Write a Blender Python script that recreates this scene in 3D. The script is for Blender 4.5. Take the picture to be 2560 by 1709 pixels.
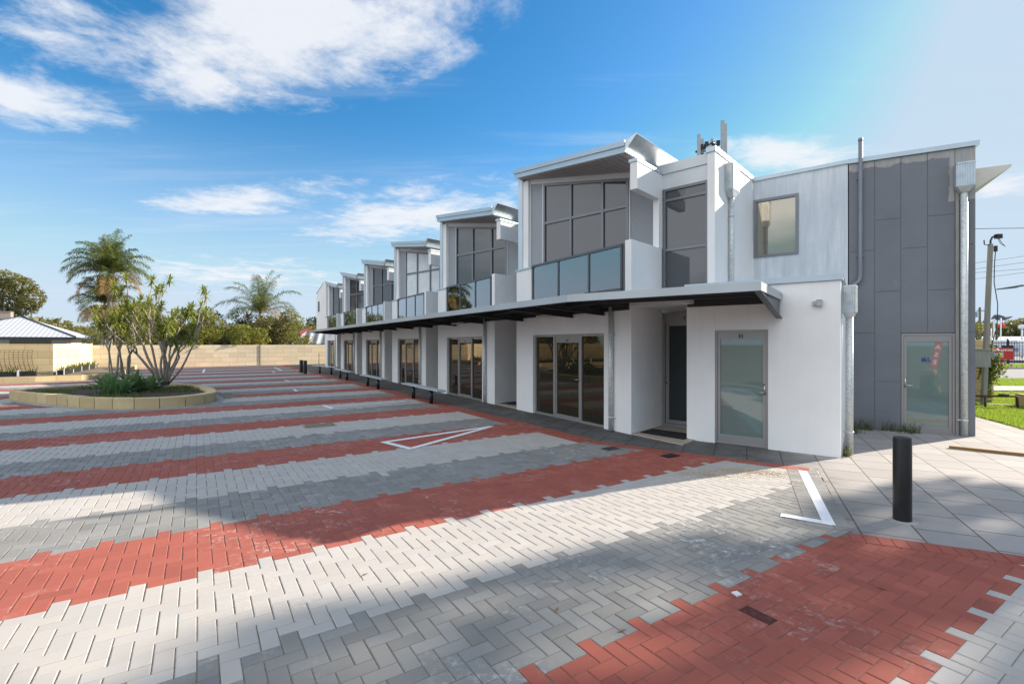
import bpy, bmesh, math, random
import numpy as np
from mathutils import Vector, Matrix
R = math.radians
random.seed(7)
rng = np.random.default_rng(7)
for o in list(bpy.data.objects):
    bpy.data.objects.remove(o)
scene = bpy.context.scene
COL = scene.collection

# ------------------------------------------------------------------ camera
EYE = 1.725
cam_d = bpy.data.cameras.new('camera')
cam_d.lens = 17.0
cam_d.sensor_width = 36.0
cam_d.shift_y = 0.0014
cam_d.clip_start = 0.05
cam_d.clip_end = 6000
cam = bpy.data.objects.new('camera', cam_d)
cam.location = (0, 0, EYE)
cam.rotation_euler = (R(90), 0, 0)
COL.objects.link(cam)
scene.camera = cam

# ------------------------------------------------------------------ sun and sky
SUN_AZ, SUN_EL = 23.8, 25.3           # degrees from +X towards +Y, and above the horizon
sd = Vector((math.cos(R(SUN_AZ)) * math.cos(R(SUN_EL)), math.sin(R(SUN_AZ)) * math.cos(R(SUN_EL)), math.sin(R(SUN_EL))))
sun_d = bpy.data.lights.new('sun', 'SUN')
sun_d.energy = 4.7
sun_d.angle = R(0.53)
sun_d.color = (1.0, 0.885, 0.75)
sun = bpy.data.objects.new('sun', sun_d)
sun.rotation_euler = (-sd).to_track_quat('-Z', 'Y').to_euler()
sun.location = (30, 14, 30)
COL.objects.link(sun)

world = bpy.data.worlds.new('World')
scene.world = world
world.use_nodes = True
wn, wl = world.node_tree.nodes, world.node_tree.links
wn.clear()


def wnode(t, **kw):
    n = wn.new(t)
    for k, v in kw.items():
        setattr(n, k, v)
    return n


def wmath(op, a, b=None, c=None, clamp=False):
    n = wnode('ShaderNodeMath', operation=op, use_clamp=clamp)
    for i, x in enumerate((a, b, c)):
        if x is None:
            continue
        if isinstance(x, (int, float)):
            n.inputs[i].default_value = x
        else:
            wl.new(x, n.inputs[i])
    return n.outputs[0]


sky = wnode('ShaderNodeTexSky', sky_type='NISHITA', sun_disc=False)
sky.sun_elevation = R(SUN_EL)
sky.sun_rotation = R(90 - SUN_AZ)
sky.altitude = 0
sky.air_density = 1.0
sky.dust_density = 0.6
sky.ozone_density = 2.6
tc = wnode('ShaderNodeTexCoord')
sep = wnode('ShaderNodeSeparateXYZ')
wl.new(tc.outputs['Generated'], sep.inputs[0])
zz = wmath('ADD', wmath('MAXIMUM', sep.outputs[2], 0.0), 0.04)
U = wmath('DIVIDE', sep.outputs[0], zz)
V = wmath('DIVIDE', sep.outputs[1], zz)
cmb = wnode('ShaderNodeCombineXYZ')
wl.new(U, cmb.inputs[0])
wl.new(V, cmb.inputs[1])
UV = cmb.outputs[0]


def wnoise(scale, detail=8, rough=0.6, sx=1, sy=1, rot=0, off=(0, 0, 0), dist=0.0):
    mp = wnode('ShaderNodeMapping')
    wl.new(UV, mp.inputs[0])
    mp.inputs['Scale'].default_value = (sx, sy, 1)
    mp.inputs['Rotation'].default_value = (0, 0, R(rot))
    mp.inputs['Location'].default_value = off
    n = wnode('ShaderNodeTexNoise')
    wl.new(mp.outputs[0], n.inputs['Vector'])
    n.inputs['Scale'].default_value = scale
    n.inputs['Detail'].default_value = detail
    n.inputs['Roughness'].default_value = rough
    n.inputs['Distortion'].default_value = dist
    return n.outputs['Fac']


def blob(u, v, ru, rv, rot=0, amt=1.0):
    # a soft elliptical bank in the plane of the cloud layer
    mp = wnode('ShaderNodeMapping', vector_type='TEXTURE')
    wl.new(UV, mp.inputs[0])
    mp.inputs['Location'].default_value = (u, v, 0)
    mp.inputs['Rotation'].default_value = (0, 0, R(rot))
    mp.inputs['Scale'].default_value = (ru, rv, 1)
    ln = wnode('ShaderNodeVectorMath', operation='LENGTH')
    wl.new(mp.outputs[0], ln.inputs[0])
    return wmath('MULTIPLY', wmath('SUBTRACT', 1.0, ln.outputs['Value'], clamp=True), amt)


CLOUD_BANKS = [  # u, v, ru, rv, rot, amount
    (-0.62, 1.42, 0.86, 0.44, -27, 1.35), (-1.05, 1.66, 0.40, 0.26, -20, 0.9),
    (-1.36, 1.46, 0.42, 0.32, 10, 0.85), (-1.80, 1.72, 0.44, 0.42, 45, 1.15),
    (-1.62, 2.92, 1.05, 0.34, -15, 1.0), (-0.75, 3.35, 1.35, 0.62, -38, 1.1),
    (1.28, 2.30, 0.52, 0.27, 10, 1.15), (-3.1, 5.3, 1.8, 1.5, 0, 0.75), (2.65, 2.6, 0.5, 0.25, 0, 0.8), (0.3, 1.0, 0.5, 0.3, 0, 0.6),
]
dens = None
for b in CLOUD_BANKS:
    x = blob(*b)
    dens = x if dens is None else wmath('MAXIMUM', dens, x)
nz = wnoise(2.6, 12, 0.64, 1.0, 1.15, 24, (3.1, 0.4, 0), 0.35)
nz2 = wnoise(8.0, 10, 0.70, 1.0, 1.0, 10, (7.0, 1.0, 0), 0.2)
core = wmath('ADD', wmath('MULTIPLY', dens, 0.80), wmath('MULTIPLY', wmath('SUBTRACT', nz, 0.52), 1.75))
core = wmath('ADD', core, wmath('MULTIPLY', wmath('SUBTRACT', nz2, 0.5), 0.75))
mr = wnode('ShaderNodeMapRange', interpolation_type='SMOOTHSTEP')
wl.new(core, mr.inputs[0])
mr.inputs[1].default_value = 0.06
mr.inputs[2].default_value = 0.80
cloud = wmath('MULTIPLY', mr.outputs[0], wmath('MULTIPLY', dens, 5.0, clamp=True))
# thin high streaks
ci = wnoise(1.1, 9, 0.62, 0.35, 2.2, -38, (1.7, 5.2, 0), 0.5)
mr2 = wnode('ShaderNodeMapRange', interpolation_type='SMOOTHSTEP')
wl.new(ci, mr2.inputs[0])
mr2.inputs[1].default_value = 0.48
mr2.inputs[2].default_value = 0.80
cirrus = wmath('MULTIPLY', mr2.outputs[0], 0.30)
mask = wmath('MAXIMUM', wmath('MULTIPLY', cloud, 0.93), cirrus)
up = wnode('ShaderNodeMapRange', interpolation_type='SMOOTHSTEP')
wl.new(sep.outputs[2], up.inputs[0])
up.inputs[1].default_value = 0.0
up.inputs[2].default_value = 0.10
mask = wmath('MULTIPLY', mask, up.outputs[0])
hs = wnode('ShaderNodeHueSaturation')
hs.inputs['Saturation'].default_value = 1.36
hs.inputs['Value'].default_value = 1.24
hs.inputs['Hue'].default_value = 0.495
wl.new(sky.outputs[0], hs.inputs['Color'])
mixc = wnode('ShaderNodeMix', data_type='RGBA')
wl.new(mask, mixc.inputs[0])
# pale summer haze low in the sky
hz = wnode('ShaderNodeMapRange', interpolation_type='SMOOTHSTEP')
wl.new(sep.outputs[2], hz.inputs[0])
hz.inputs[1].default_value = 0.42
hz.inputs[2].default_value = -0.02
mixh = wnode('ShaderNodeMix', data_type='RGBA')
wl.new(wmath('MULTIPLY', hz.outputs[0], 0.78), mixh.inputs[0])
cap = wnode('ShaderNodeMix', data_type='RGBA', blend_type='DARKEN')
cap.inputs[0].default_value = 1.0
wl.new(hs.outputs[0], cap.inputs[6])
cap.inputs[7].default_value = (3.5, 4.4, 5.35, 1)
wl.new(cap.outputs[2], mixh.inputs[6])
mixh.inputs[7].default_value = (3.9, 4.75, 5.6, 1)
wl.new(mixh.outputs[2], mixc.inputs[6])
mixc.inputs[7].default_value = (5.5, 5.65, 5.95, 1)
# bright cloud added in the unseen sky behind the camera to brighten shaded walls
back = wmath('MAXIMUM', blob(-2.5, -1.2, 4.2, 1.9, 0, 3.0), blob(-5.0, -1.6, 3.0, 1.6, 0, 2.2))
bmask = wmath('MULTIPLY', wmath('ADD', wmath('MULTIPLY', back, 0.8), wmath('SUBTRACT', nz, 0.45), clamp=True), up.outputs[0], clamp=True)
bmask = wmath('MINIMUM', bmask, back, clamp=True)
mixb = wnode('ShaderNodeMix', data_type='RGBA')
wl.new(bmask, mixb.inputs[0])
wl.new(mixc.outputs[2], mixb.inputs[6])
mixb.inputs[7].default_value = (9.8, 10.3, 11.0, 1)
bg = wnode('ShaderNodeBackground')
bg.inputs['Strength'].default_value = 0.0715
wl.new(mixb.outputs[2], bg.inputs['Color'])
out = wnode('ShaderNodeOutputWorld')
wl.new(bg.outputs[0], out.inputs[0])

scene.view_settings.view_transform = 'Standard'
scene.view_settings.look = 'None'
scene.view_settings.gamma = 1.0
scene.view_settings.exposure = 1.2
scene.cycles.max_bounces = 8
scene.cycles.transparent_max_bounces = 12


# ------------------------------------------------------------------ helpers
class MB:
    """collects solid shapes and links them as one mesh object"""

    def __init__(self):
        self.v, self.f = [], []

    def add(self, vs, fs):
        n = len(self.v)
        self.v += [tuple(map(float, p)) for p in vs]
        self.f += [tuple(n + i for i in q) for q in fs]
        return self

    def extr(self, poly, vec):
        n = len(poly)
        a = [Vector(p) for p in poly]
        b = [p + Vector(vec) for p in a]
        fs = [tuple(range(n)), tuple(range(2 * n - 1, n - 1, -1))]
        fs += [(i, i + n, (i + 1) % n + n, (i + 1) % n) for i in range(n)]
        return self.add(a + b, fs)

    def plan(self, pts, z0, z1):
        return self.extr([(p[0], p[1], z0) for p in pts], (0, 0, z1 - z0))

    def box(self, x0, x1, y0, y1, z0, z1):
        return self.plan([(x0, y0), (x1, y0), (x1, y1), (x0, y1)], z0, z1)

    def frus(self, c0, s0, c1, s1):
        # a four-sided taper between two centred rectangles
        vs = []
        for c, s in ((c0, s0), (c1, s1)):
            for dx, dy in ((-1, -1), (1, -1), (1, 1), (-1, 1)):
                vs.append((c[0] + dx * s[0] / 2, c[1] + dy * s[1] / 2, c[2]))
        return self.add(vs, [(3, 2, 1, 0), (4, 5, 6, 7)] + [(i, (i + 1) % 4, (i + 1) % 4 + 4, i + 4) for i in range(4)])

    def tube(self, path, rad, n=8, cap=True):
        path = [Vector(p) for p in path]
        if not hasattr(rad, '__len__'):
            rad = [rad] * len(path)
        vs, fs = [], []
        u = None
        for i, p in enumerate(path):
            t = (path[min(i + 1, len(path) - 1)] - path[max(i - 1, 0)])
            t = t.normalized() if t.length > 1e-9 else Vector((0, 0, 1))
            if u is None:
                u = t.orthogonal().normalized()
            u = (u - t * u.dot(t))
            u = u.normalized() if u.length > 1e-6 else t.orthogonal().normalized()
            w = t.cross(u)
            for k in range(n):
                a = 2 * math.pi * k / n
                vs.append(p + (u * math.cos(a) + w * math.sin(a)) * rad[i])
        for i in range(len(path) - 1):
            for k in range(n):
                a, b = i * n + k, i * n + (k + 1) % n
                fs.append((a, b, b + n, a + n))
        if cap:
            fs.append(tuple(range(n - 1, -1, -1)))
            fs.append(tuple((len(path) - 1) * n + k for k in range(n)))
        return self.add(vs, fs)

    def build(self, name, m, parent=None, smooth=False, bevel=0.0):
        me = bpy.data.meshes.new(name)
        me.from_pydata(self.v, [], self.f)
        bm = bmesh.new()
        bm.from_mesh(me)
        bmesh.ops.recalc_face_normals(bm, faces=bm.faces)
        bm.to_mesh(me)
        bm.free()
        if smooth:
            me.polygons.foreach_set('use_smooth', [True] * len(me.polygons))
        me.materials.append(m)
        o = bpy.data.objects.new(name, me)
        COL.objects.link(o)
        if parent:
            o.parent = parent
        if bevel:
            md = o.modifiers.new('bevel', 'BEVEL')
            md.width = bevel
            md.segments = 2
            md.limit_method = 'ANGLE'
            md.angle_limit = R(40)
        return o


def np_mesh(name, verts, quads, mats, midx=None, parent=None, smooth=False):
    me = bpy.data.meshes.new(name)
    verts = np.asarray(verts, dtype=np.float32)
    quads = np.asarray(quads, dtype=np.int32)
    k = quads.shape[1]
    me.vertices.add(len(verts))
    me.vertices.foreach_set('co', verts.ravel())
    me.loops.add(quads.size)
    me.loops.foreach_set('vertex_index', quads.ravel())
    me.polygons.add(len(quads))
    me.polygons.foreach_set('loop_start', np.arange(0, quads.size, k, dtype=np.int32))
    me.polygons.foreach_set('loop_total', np.full(len(quads), k, dtype=np.int32))
    for m in mats:
        me.materials.append(m)
    if midx is not None:
        me.polygons.foreach_set('material_index', np.asarray(midx, dtype=np.int32))
    me.polygons.foreach_set('use_smooth', np.full(len(quads), bool(smooth)))
    me.update(calc_edges=True)
    me.validate()
    o = bpy.data.objects.new(name, me)
    COL.objects.link(o)
    if parent:
        o.parent = parent
    return o


def tag(o, label, cat, group=None):
    o['label'] = label
    o['category'] = cat
    if group:
        o['group'] = group
    return o


def struct(o):
    o['kind'] = 'structure'
    return o


def empty(name, loc=(0, 0, 0), rz=0.0):
    o = bpy.data.objects.new(name, None)
    o.location = loc
    o.rotation_euler = (0, 0, rz)
    o.empty_display_size = 0.2
    COL.objects.link(o)
    return o


def kids(o):
    return [c for c in bpy.data.objects if c.parent == o]


def copy_tree(o, parent=None):
    ch = kids(o)
    c = o.copy()
    COL.objects.link(c)
    c.parent = parent
    for k in ch:
        copy_tree(k, c)
    return c


def text(body, name, size, m, parent, loc, rot, depth=0.003, align='CENTER'):
    cu = bpy.data.curves.new(name, 'FONT')
    cu.body = body
    cu.size = size
    cu.extrude = depth
    cu.offset = 0.032 * size
    cu.align_x = align
    cu.align_y = 'CENTER'
    cu.materials.append(m)
    o = bpy.data.objects.new(name, cu)
    o.location = loc
    o.rotation_euler = rot
    COL.objects.link(o)
    bpy.context.view_layer.update()
    me = bpy.data.meshes.new_from_object(o)
    mo = bpy.data.objects.new(name, me)
    mo.location, mo.rotation_euler = loc, rot
    bpy.data.objects.remove(o)
    COL.objects.link(mo)
    mo.name = name
    if parent:
        mo.parent = parent
    return mo


# ------------------------------------------------------------------ materials
def nd(nt, t, **kw):
    n = nt.nodes.new(t)
    for k, v in kw.items():
        setattr(n, k, v)
    return n


def base(name):
    m = bpy.data.materials.new(name)
    m.use_nodes = True
    return m, m.node_tree, m.node_tree.nodes['Principled BSDF']


def mixcol(nt, fac, a, b, blend='MIX'):
    n = nd(nt, 'ShaderNodeMix', data_type='RGBA', blend_type=blend)
    for i, x in ((0, fac), (6, a), (7, b)):
        if isinstance(x, (int, float)):
            n.inputs[i].default_value = x
        elif isinstance(x, tuple):
            n.inputs[i].default_value = x if len(x) == 4 else x + (1,)
        else:
            nt.links.new(x, n.inputs[i])
    return n.outputs[2]


def coords(nt, scale=(1, 1, 1), rot=(0, 0, 0), loc=(0, 0, 0)):
    t = nd(nt, 'ShaderNodeTexCoord')
    mp = nd(nt, 'ShaderNodeMapping')
    nt.links.new(t.outputs['Object'], mp.inputs[0])
    mp.inputs['Scale'].default_value = scale
    mp.inputs['Rotation'].default_value = rot
    mp.inputs['Location'].default_value = loc
    return mp.outputs[0]


def noise(nt, vec, scale, detail=6, rough=0.6, lo=0.0, hi=1.0, dist=0.0):
    n = nd(nt, 'ShaderNodeTexNoise')
    nt.links.new(vec, n.inputs['Vector'])
    n.inputs['Scale'].default_value = scale
    n.inputs['Detail'].default_value = detail
    n.inputs['Roughness'].default_value = rough
    n.inputs['Distortion'].default_value = dist
    r = nd(nt, 'ShaderNodeMapRange')
    nt.links.new(n.outputs['Fac'], r.inputs[0])
    r.inputs[1].default_value = lo
    r.inputs[2].default_value = hi
    return r.outputs[0]


def mth(nt, op, a, b=None, clamp=False):
    n = nd(nt, 'ShaderNodeMath', operation=op, use_clamp=clamp)
    for i, x in enumerate((a, b)):
        if x is None:
            continue
        if isinstance(x, (int, float)):
            n.inputs[i].default_value = x
        else:
            nt.links.new(x, n.inputs[i])
    return n.outputs[0]


def bump(nt, bs, h, strength=0.3, dist=0.01):
    b = nd(nt, 'ShaderNodeBump')
    b.inputs['Strength'].default_value = strength
    b.inputs['Distance'].default_value = dist
    nt.links.new(h, b.inputs['Height'])
    nt.links.new(b.outputs[0], bs.inputs['Normal'])
    return b


def plain(name, col, rough=0.6, metal=0.0, var=0.12, scale=3.0, bmp=0.0, bscale=80.0, spec=0.5, vs=(1, 1, 1)):
    m, nt, bs = base(name)
    v = coords(nt, vs)
    f = noise(nt, v, scale, 6, 0.6, 0.3, 0.7)
    dk = tuple(c * (1 - var) for c in col)
    lt = tuple(min(1, c * (1 + var * 0.5)) for c in col)
    nt.links.new(mixcol(nt, f, dk, lt), bs.inputs['Base Color'])
    bs.inputs['Roughness'].default_value = rough
    bs.inputs['Metallic'].default_value = metal
    bs.inputs['Specular IOR Level'].default_value = spec
    if bmp:
        bump(nt, bs, noise(nt, coords(nt), bscale, 4, 0.6), bmp, 0.004)
    return m


def render_wall(name, col, dirt=0.10):
    # trowelled render: faint clouding, thin vertical run marks, fine grain
    m, nt, bs = base(name)
    f = noise(nt, coords(nt), 0.9, 6, 0.6, 0.3, 0.7)
    g = noise(nt, coords(nt, (7, 7, 0.35)), 1.6, 5, 0.6, 0.45, 0.8)
    c = mixcol(nt, f, tuple(x * 0.90 for x in col), col)
    c = mixcol(nt, mth(nt, 'MULTIPLY', g, dirt), c, tuple(x * 0.72 for x in col))
    nt.links.new(c, bs.inputs['Base Color'])
    bs.inputs['Roughness'].default_value = 0.85
    bs.inputs['Specular IOR Level'].default_value = 0.2
    bump(nt, bs, noise(nt, coords(nt), 55, 5, 0.7), 0.25, 0.004)
    return m


def ribbed(name, col, axis, pitch, rough=0.45, metal=0.3, strength=0.8, dark=0.75):
    m, nt, bs = base(name)
    s = [0, 0, 0]
    s[axis] = 2 * math.pi / pitch
    t = nd(nt, 'ShaderNodeTexCoord')
    sp = nd(nt, 'ShaderNodeSeparateXYZ')
    nt.links.new(t.outputs['Object'], sp.inputs[0])
    ph = mth(nt, 'SINE', mth(nt, 'MULTIPLY', sp.outputs[axis], 2 * math.pi / pitch))
    h = mth(nt, 'ADD', mth(nt, 'MULTIPLY', ph, 0.5), 0.5)
    f = noise(nt, coords(nt), 1.3, 5, 0.6, 0.3, 0.7)
    c = mixcol(nt, h, tuple(x * dark for x in col), col)
    c = mixcol(nt, mth(nt, 'MULTIPLY', f, 0.18), c, tuple(x * 0.8 for x in col))
    nt.links.new(c, bs.inputs['Base Color'])
    bs.inputs['Roughness'].default_value = rough
    bs.inputs['Metallic'].default_value = metal
    bump(nt, bs, h, strength, pitch * 0.25)
    return m


def glass(name, col, ior=1.55, rough=0.015, tint=None, bow=0.06):
    # opaque dark glazing with a mirror coat and the slight bow of real panes
    m, nt, bs = base(name)
    bs.inputs['Base Color'].default_value = col + (1,)
    bs.inputs['Roughness'].default_value = rough
    bs.inputs['IOR'].default_value = ior
    bs.inputs['Specular IOR Level'].default_value = 0.5
    if tint:
        bs.inputs['Specular Tint'].default_value = tint + (1,)
    bump(nt, bs, noise(nt, coords(nt), 0.7, 2, 0.5), bow, 0.05)
    return m


def clear_glass(name, tint=(0.80, 0.90, 0.90), refl=0.10):
    m = bpy.data.materials.new(name)
    m.use_nodes = True
    nt = m.node_tree
    nt.nodes.clear()
    tr = nd(nt, 'ShaderNodeBsdfTransparent')
    tr.inputs[0].default_value = tint + (1,)
    gl = nd(nt, 'ShaderNodeBsdfGlossy')
    gl.inputs['Roughness'].default_value = 0.01
    gl.inputs[0].default_value = (0.9, 0.95, 1.0, 1)
    fr = nd(nt, 'ShaderNodeFresnel')
    fr.inputs[0].default_value = 1.5
    fac = mth(nt, 'ADD', mth(nt, 'MULTIPLY', fr.outputs[0], 1.9), refl, True)
    mx = nd(nt, 'ShaderNodeMixShader')
    nt.links.new(fac, mx.inputs[0])
    nt.links.new(tr.outputs[0], mx.inputs[1])
    nt.links.new(gl.outputs[0], mx.inputs[2])
    o = nd(nt, 'ShaderNodeOutputMaterial')
    nt.links.new(mx.outputs[0], o.inputs[0])
    return m


def foliage(name, c0, c1, c2=None, trans=0.35, rough=0.5):
    m, nt, bs = base(name)
    g = nd(nt, 'ShaderNodeNewGeometry')
    rnd = g.outputs['Random Per Island']
    big = noise(nt, coords(nt), 0.55, 3, 0.5, 0.35, 0.65)
    c = mixcol(nt, rnd, c0, c1)
    c = mixcol(nt, mth(nt, 'MULTIPLY', big, 0.5), c, c2 or c1)
    nt.links.new(c, bs.inputs['Base Color'])
    bs.inputs['Roughness'].default_value = rough
    bs.inputs['Specular IOR Level'].default_value = 0.3
    tl = nd(nt, 'ShaderNodeBsdfTranslucent')
    nt.links.new(mixcol(nt, 0.5, c, tuple(min(1, x * 1.6) for x in (c2 or c1))), tl.inputs[0])
    mx = nd(nt, 'ShaderNodeMixShader')
    mx.inputs[0].default_value = trans
    nt.links.new(bs.outputs[0], mx.inputs[1])
    nt.links.new(tl.outputs[0], mx.inputs[2])
    nt.links.new(mx.outputs[0], nt.nodes['Material Output'].inputs[0])
    return m


def paver(name, col, spots=0.5, var=0.13, spot_col=(0.62, 0.60, 0.57)):
    # concrete paver: each block its own tone, grain, powdery white bloom on some
    m, nt, bs = base(name)
    g = nd(nt, 'ShaderNodeNewGeometry')
    rnd = g.outputs['Random Per Island']
    v = coords(nt)
    c = mixcol(nt, rnd, tuple(x * (1 - var) for x in col), tuple(min(1, x * (1 + var * 0.6)) for x in col))
    wm = mth(nt, 'FRACT', mth(nt, 'MULTIPLY', rnd, 11.3))                # some blocks browner
    c = mixcol(nt, mth(nt, 'MULTIPLY', wm, 0.5), c, tuple(x * y for x, y in zip(col, (1.04, 0.98, 0.90))))
    big = noise(nt, v, 0.8, 5, 0.6, 0.35, 0.7)
    c = mixcol(nt, mth(nt, 'MULTIPLY', big, 0.30), c, tuple(x * 0.78 for x in col))
    grain = noise(nt, v, 160, 4, 0.7, 0.25, 0.75)
    c = mixcol(nt, mth(nt, 'MULTIPLY', grain, 0.35), c, tuple(x * 0.6 for x in col))
    patch = noise(nt, v, 0.75, 3, 0.55, 0.47, 0.62)
    fine = noise(nt, v, 15, 7, 0.78, 0.50, 0.66)
    pick = nd(nt, 'ShaderNodeMapRange')
    nt.links.new(mth(nt, 'FRACT', mth(nt, 'MULTIPLY', rnd, 37.0)), pick.inputs[0])
    pick.inputs[1].default_value = 0.45
    pick.inputs[2].default_value = 0.8
    bl = mth(nt, 'MULTIPLY', mth(nt, 'MULTIPLY', patch, fine), mth(nt, 'ADD', mth(nt, 'MULTIPLY', pick.outputs[0], 0.8), 0.15))
    c = mixcol(nt, mth(nt, 'MULTIPLY', bl, spots, True), c, spot_col)
    stain = noise(nt, v, 1.9, 5, 0.65, 0.62, 0.78)
    c = mixcol(nt, mth(nt, 'MULTIPLY', stain, 0.28), c, tuple(x * 0.55 for x in col))
    nt.links.new(c, bs.inputs['Base Color'])
    bs.inputs['Roughness'].default_value = 0.88
    bs.inputs['Specular IOR Level'].default_value = 0.25
    bump(nt, bs, noise(nt, v, 220, 4, 0.7), 0.35, 0.003)
    return m


def limestone(name, col, bw=1.07, bh=0.33, mortar=(0.42, 0.33, 0.19), plane='xz', msize=0.012, var=0.16):
    # sawn limestone blocks laid in half bond; block tone and bed stains vary
    m, nt, bs = base(name)
    t = nd(nt, 'ShaderNodeTexCoord')
    sp = nd(nt, 'ShaderNodeSeparateXYZ')
    nt.links.new(t.outputs['Object'], sp.inputs[0])
    cb = nd(nt, 'ShaderNodeCombineXYZ')
    nt.links.new(sp.outputs[0], cb.inputs[0])
    nt.links.new(sp.outputs[2], cb.inputs[1])
    br = nd(nt, 'ShaderNodeTexBrick')
    nt.links.new(cb.outputs[0], br.inputs['Vector'])
    br.inputs['Color1'].default_value = tuple(x * (1 - var) for x in col) + (1,)
    br.inputs['Color2'].default_value = tuple(min(1, x * (1 + var * 0.6)) for x in col) + (1,)
    br.inputs['Mortar'].default_value = mortar + (1,)
    br.inputs['Scale'].default_value = 1.0
    br.inputs['Mortar Size'].default_value = msize
    br.inputs['Mortar Smooth'].default_value = 0.3
    br.inputs['Brick Width'].default_value = bw
    br.inputs['Row Height'].default_value = bh
    v = coords(nt)
    f = noise(nt, v, 2.2, 6, 0.65, 0.35, 0.7)
    c = mixcol(nt, mth(nt, 'MULTIPLY', f, 0.4), br.outputs[0], tuple(x * y for x, y in zip(col, (0.86, 0.74, 0.56))))
    g = noise(nt, v, 40, 4, 0.7, 0.4, 0.8)
    c = mixcol(nt, mth(nt, 'MULTIPLY', g, 0.25), c, tuple(x * 0.7 for x in col))
    nt.links.new(c, bs.inputs['Base Color'])
    bs.inputs['Roughness'].default_value = 0.9
    bs.inputs['Specular IOR Level'].default_value = 0.15
    h = mth(nt, 'ADD', mth(nt, 'MULTIPLY', br.outputs['Fac'], -1.0), mth(nt, 'MULTIPLY', g, 0.25))
    bump(nt, bs, h, 0.5, 0.012)
    return m


def tiles(name):
    # square concrete flags laid in running bond; wet and grimed along the shopfronts
    m, nt, bs = base(name)
    v = coords(nt, (1, 1, 1), (0, 0, R(-64.1)))
    br = nd(nt, 'ShaderNodeTexBrick')
    nt.links.new(v, br.inputs['Vector'])
    col = (0.36, 0.335, 0.315)
    br.inputs['Color1'].default_value = tuple(x * 0.86 for x in col) + (1,)
    br.inputs['Color2'].default_value = tuple(x * 1.08 for x in col) + (1,)
    br.inputs['Mortar'].default_value = (0.10, 0.085, 0.06, 1)
    br.inputs['Scale'].default_value = 1.0
    br.inputs['Mortar Size'].default_value = 0.0085
    br.inputs['Mortar Smooth'].default_value = 0.1
    br.inputs['Brick Width'].default_value = 0.49
    br.inputs['Row Height'].default_value = 0.468
    br.offset = 0.37
    w = coords(nt)
    f = noise(nt, w, 1.1, 6, 0.65, 0.35, 0.68)
    c = mixcol(nt, mth(nt, 'MULTIPLY', f, 0.35), br.outputs[0], tuple(x * 0.62 for x in col))
    g = noise(nt, w, 110, 4, 0.7, 0.3, 0.8)
    c = mixcol(nt, mth(nt, 'MULTIPLY', g, 0.2), c, tuple(x * 0.6 for x in col))
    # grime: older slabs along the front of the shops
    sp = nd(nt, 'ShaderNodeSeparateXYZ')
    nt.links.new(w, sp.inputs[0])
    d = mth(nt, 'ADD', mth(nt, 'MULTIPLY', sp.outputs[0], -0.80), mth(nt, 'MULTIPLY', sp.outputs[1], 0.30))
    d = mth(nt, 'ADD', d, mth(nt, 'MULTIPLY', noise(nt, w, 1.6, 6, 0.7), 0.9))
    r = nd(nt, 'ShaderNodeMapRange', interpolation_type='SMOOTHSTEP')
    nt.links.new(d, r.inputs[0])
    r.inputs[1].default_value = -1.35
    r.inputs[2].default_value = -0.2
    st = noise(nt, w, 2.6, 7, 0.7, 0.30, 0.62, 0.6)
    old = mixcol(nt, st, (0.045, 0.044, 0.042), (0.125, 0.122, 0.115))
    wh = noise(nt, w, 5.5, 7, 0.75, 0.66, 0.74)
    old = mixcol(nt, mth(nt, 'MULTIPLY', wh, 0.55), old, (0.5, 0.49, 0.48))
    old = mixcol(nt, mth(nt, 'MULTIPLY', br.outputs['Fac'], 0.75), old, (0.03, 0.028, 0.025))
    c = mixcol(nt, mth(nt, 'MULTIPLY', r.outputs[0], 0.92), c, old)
    nt.links.new(c, bs.inputs['Base Color'])
    bs.inputs['Roughness'].default_value = 0.8
    bs.inputs['Specular IOR Level'].default_value = 0.3
    h = mth(nt, 'ADD', mth(nt, 'MULTIPLY', br.outputs['Fac'], -1.0), mth(nt, 'MULTIPLY', g, 0.12))
    bump(nt, bs, h, 0.6, 0.006)
    return m


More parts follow.
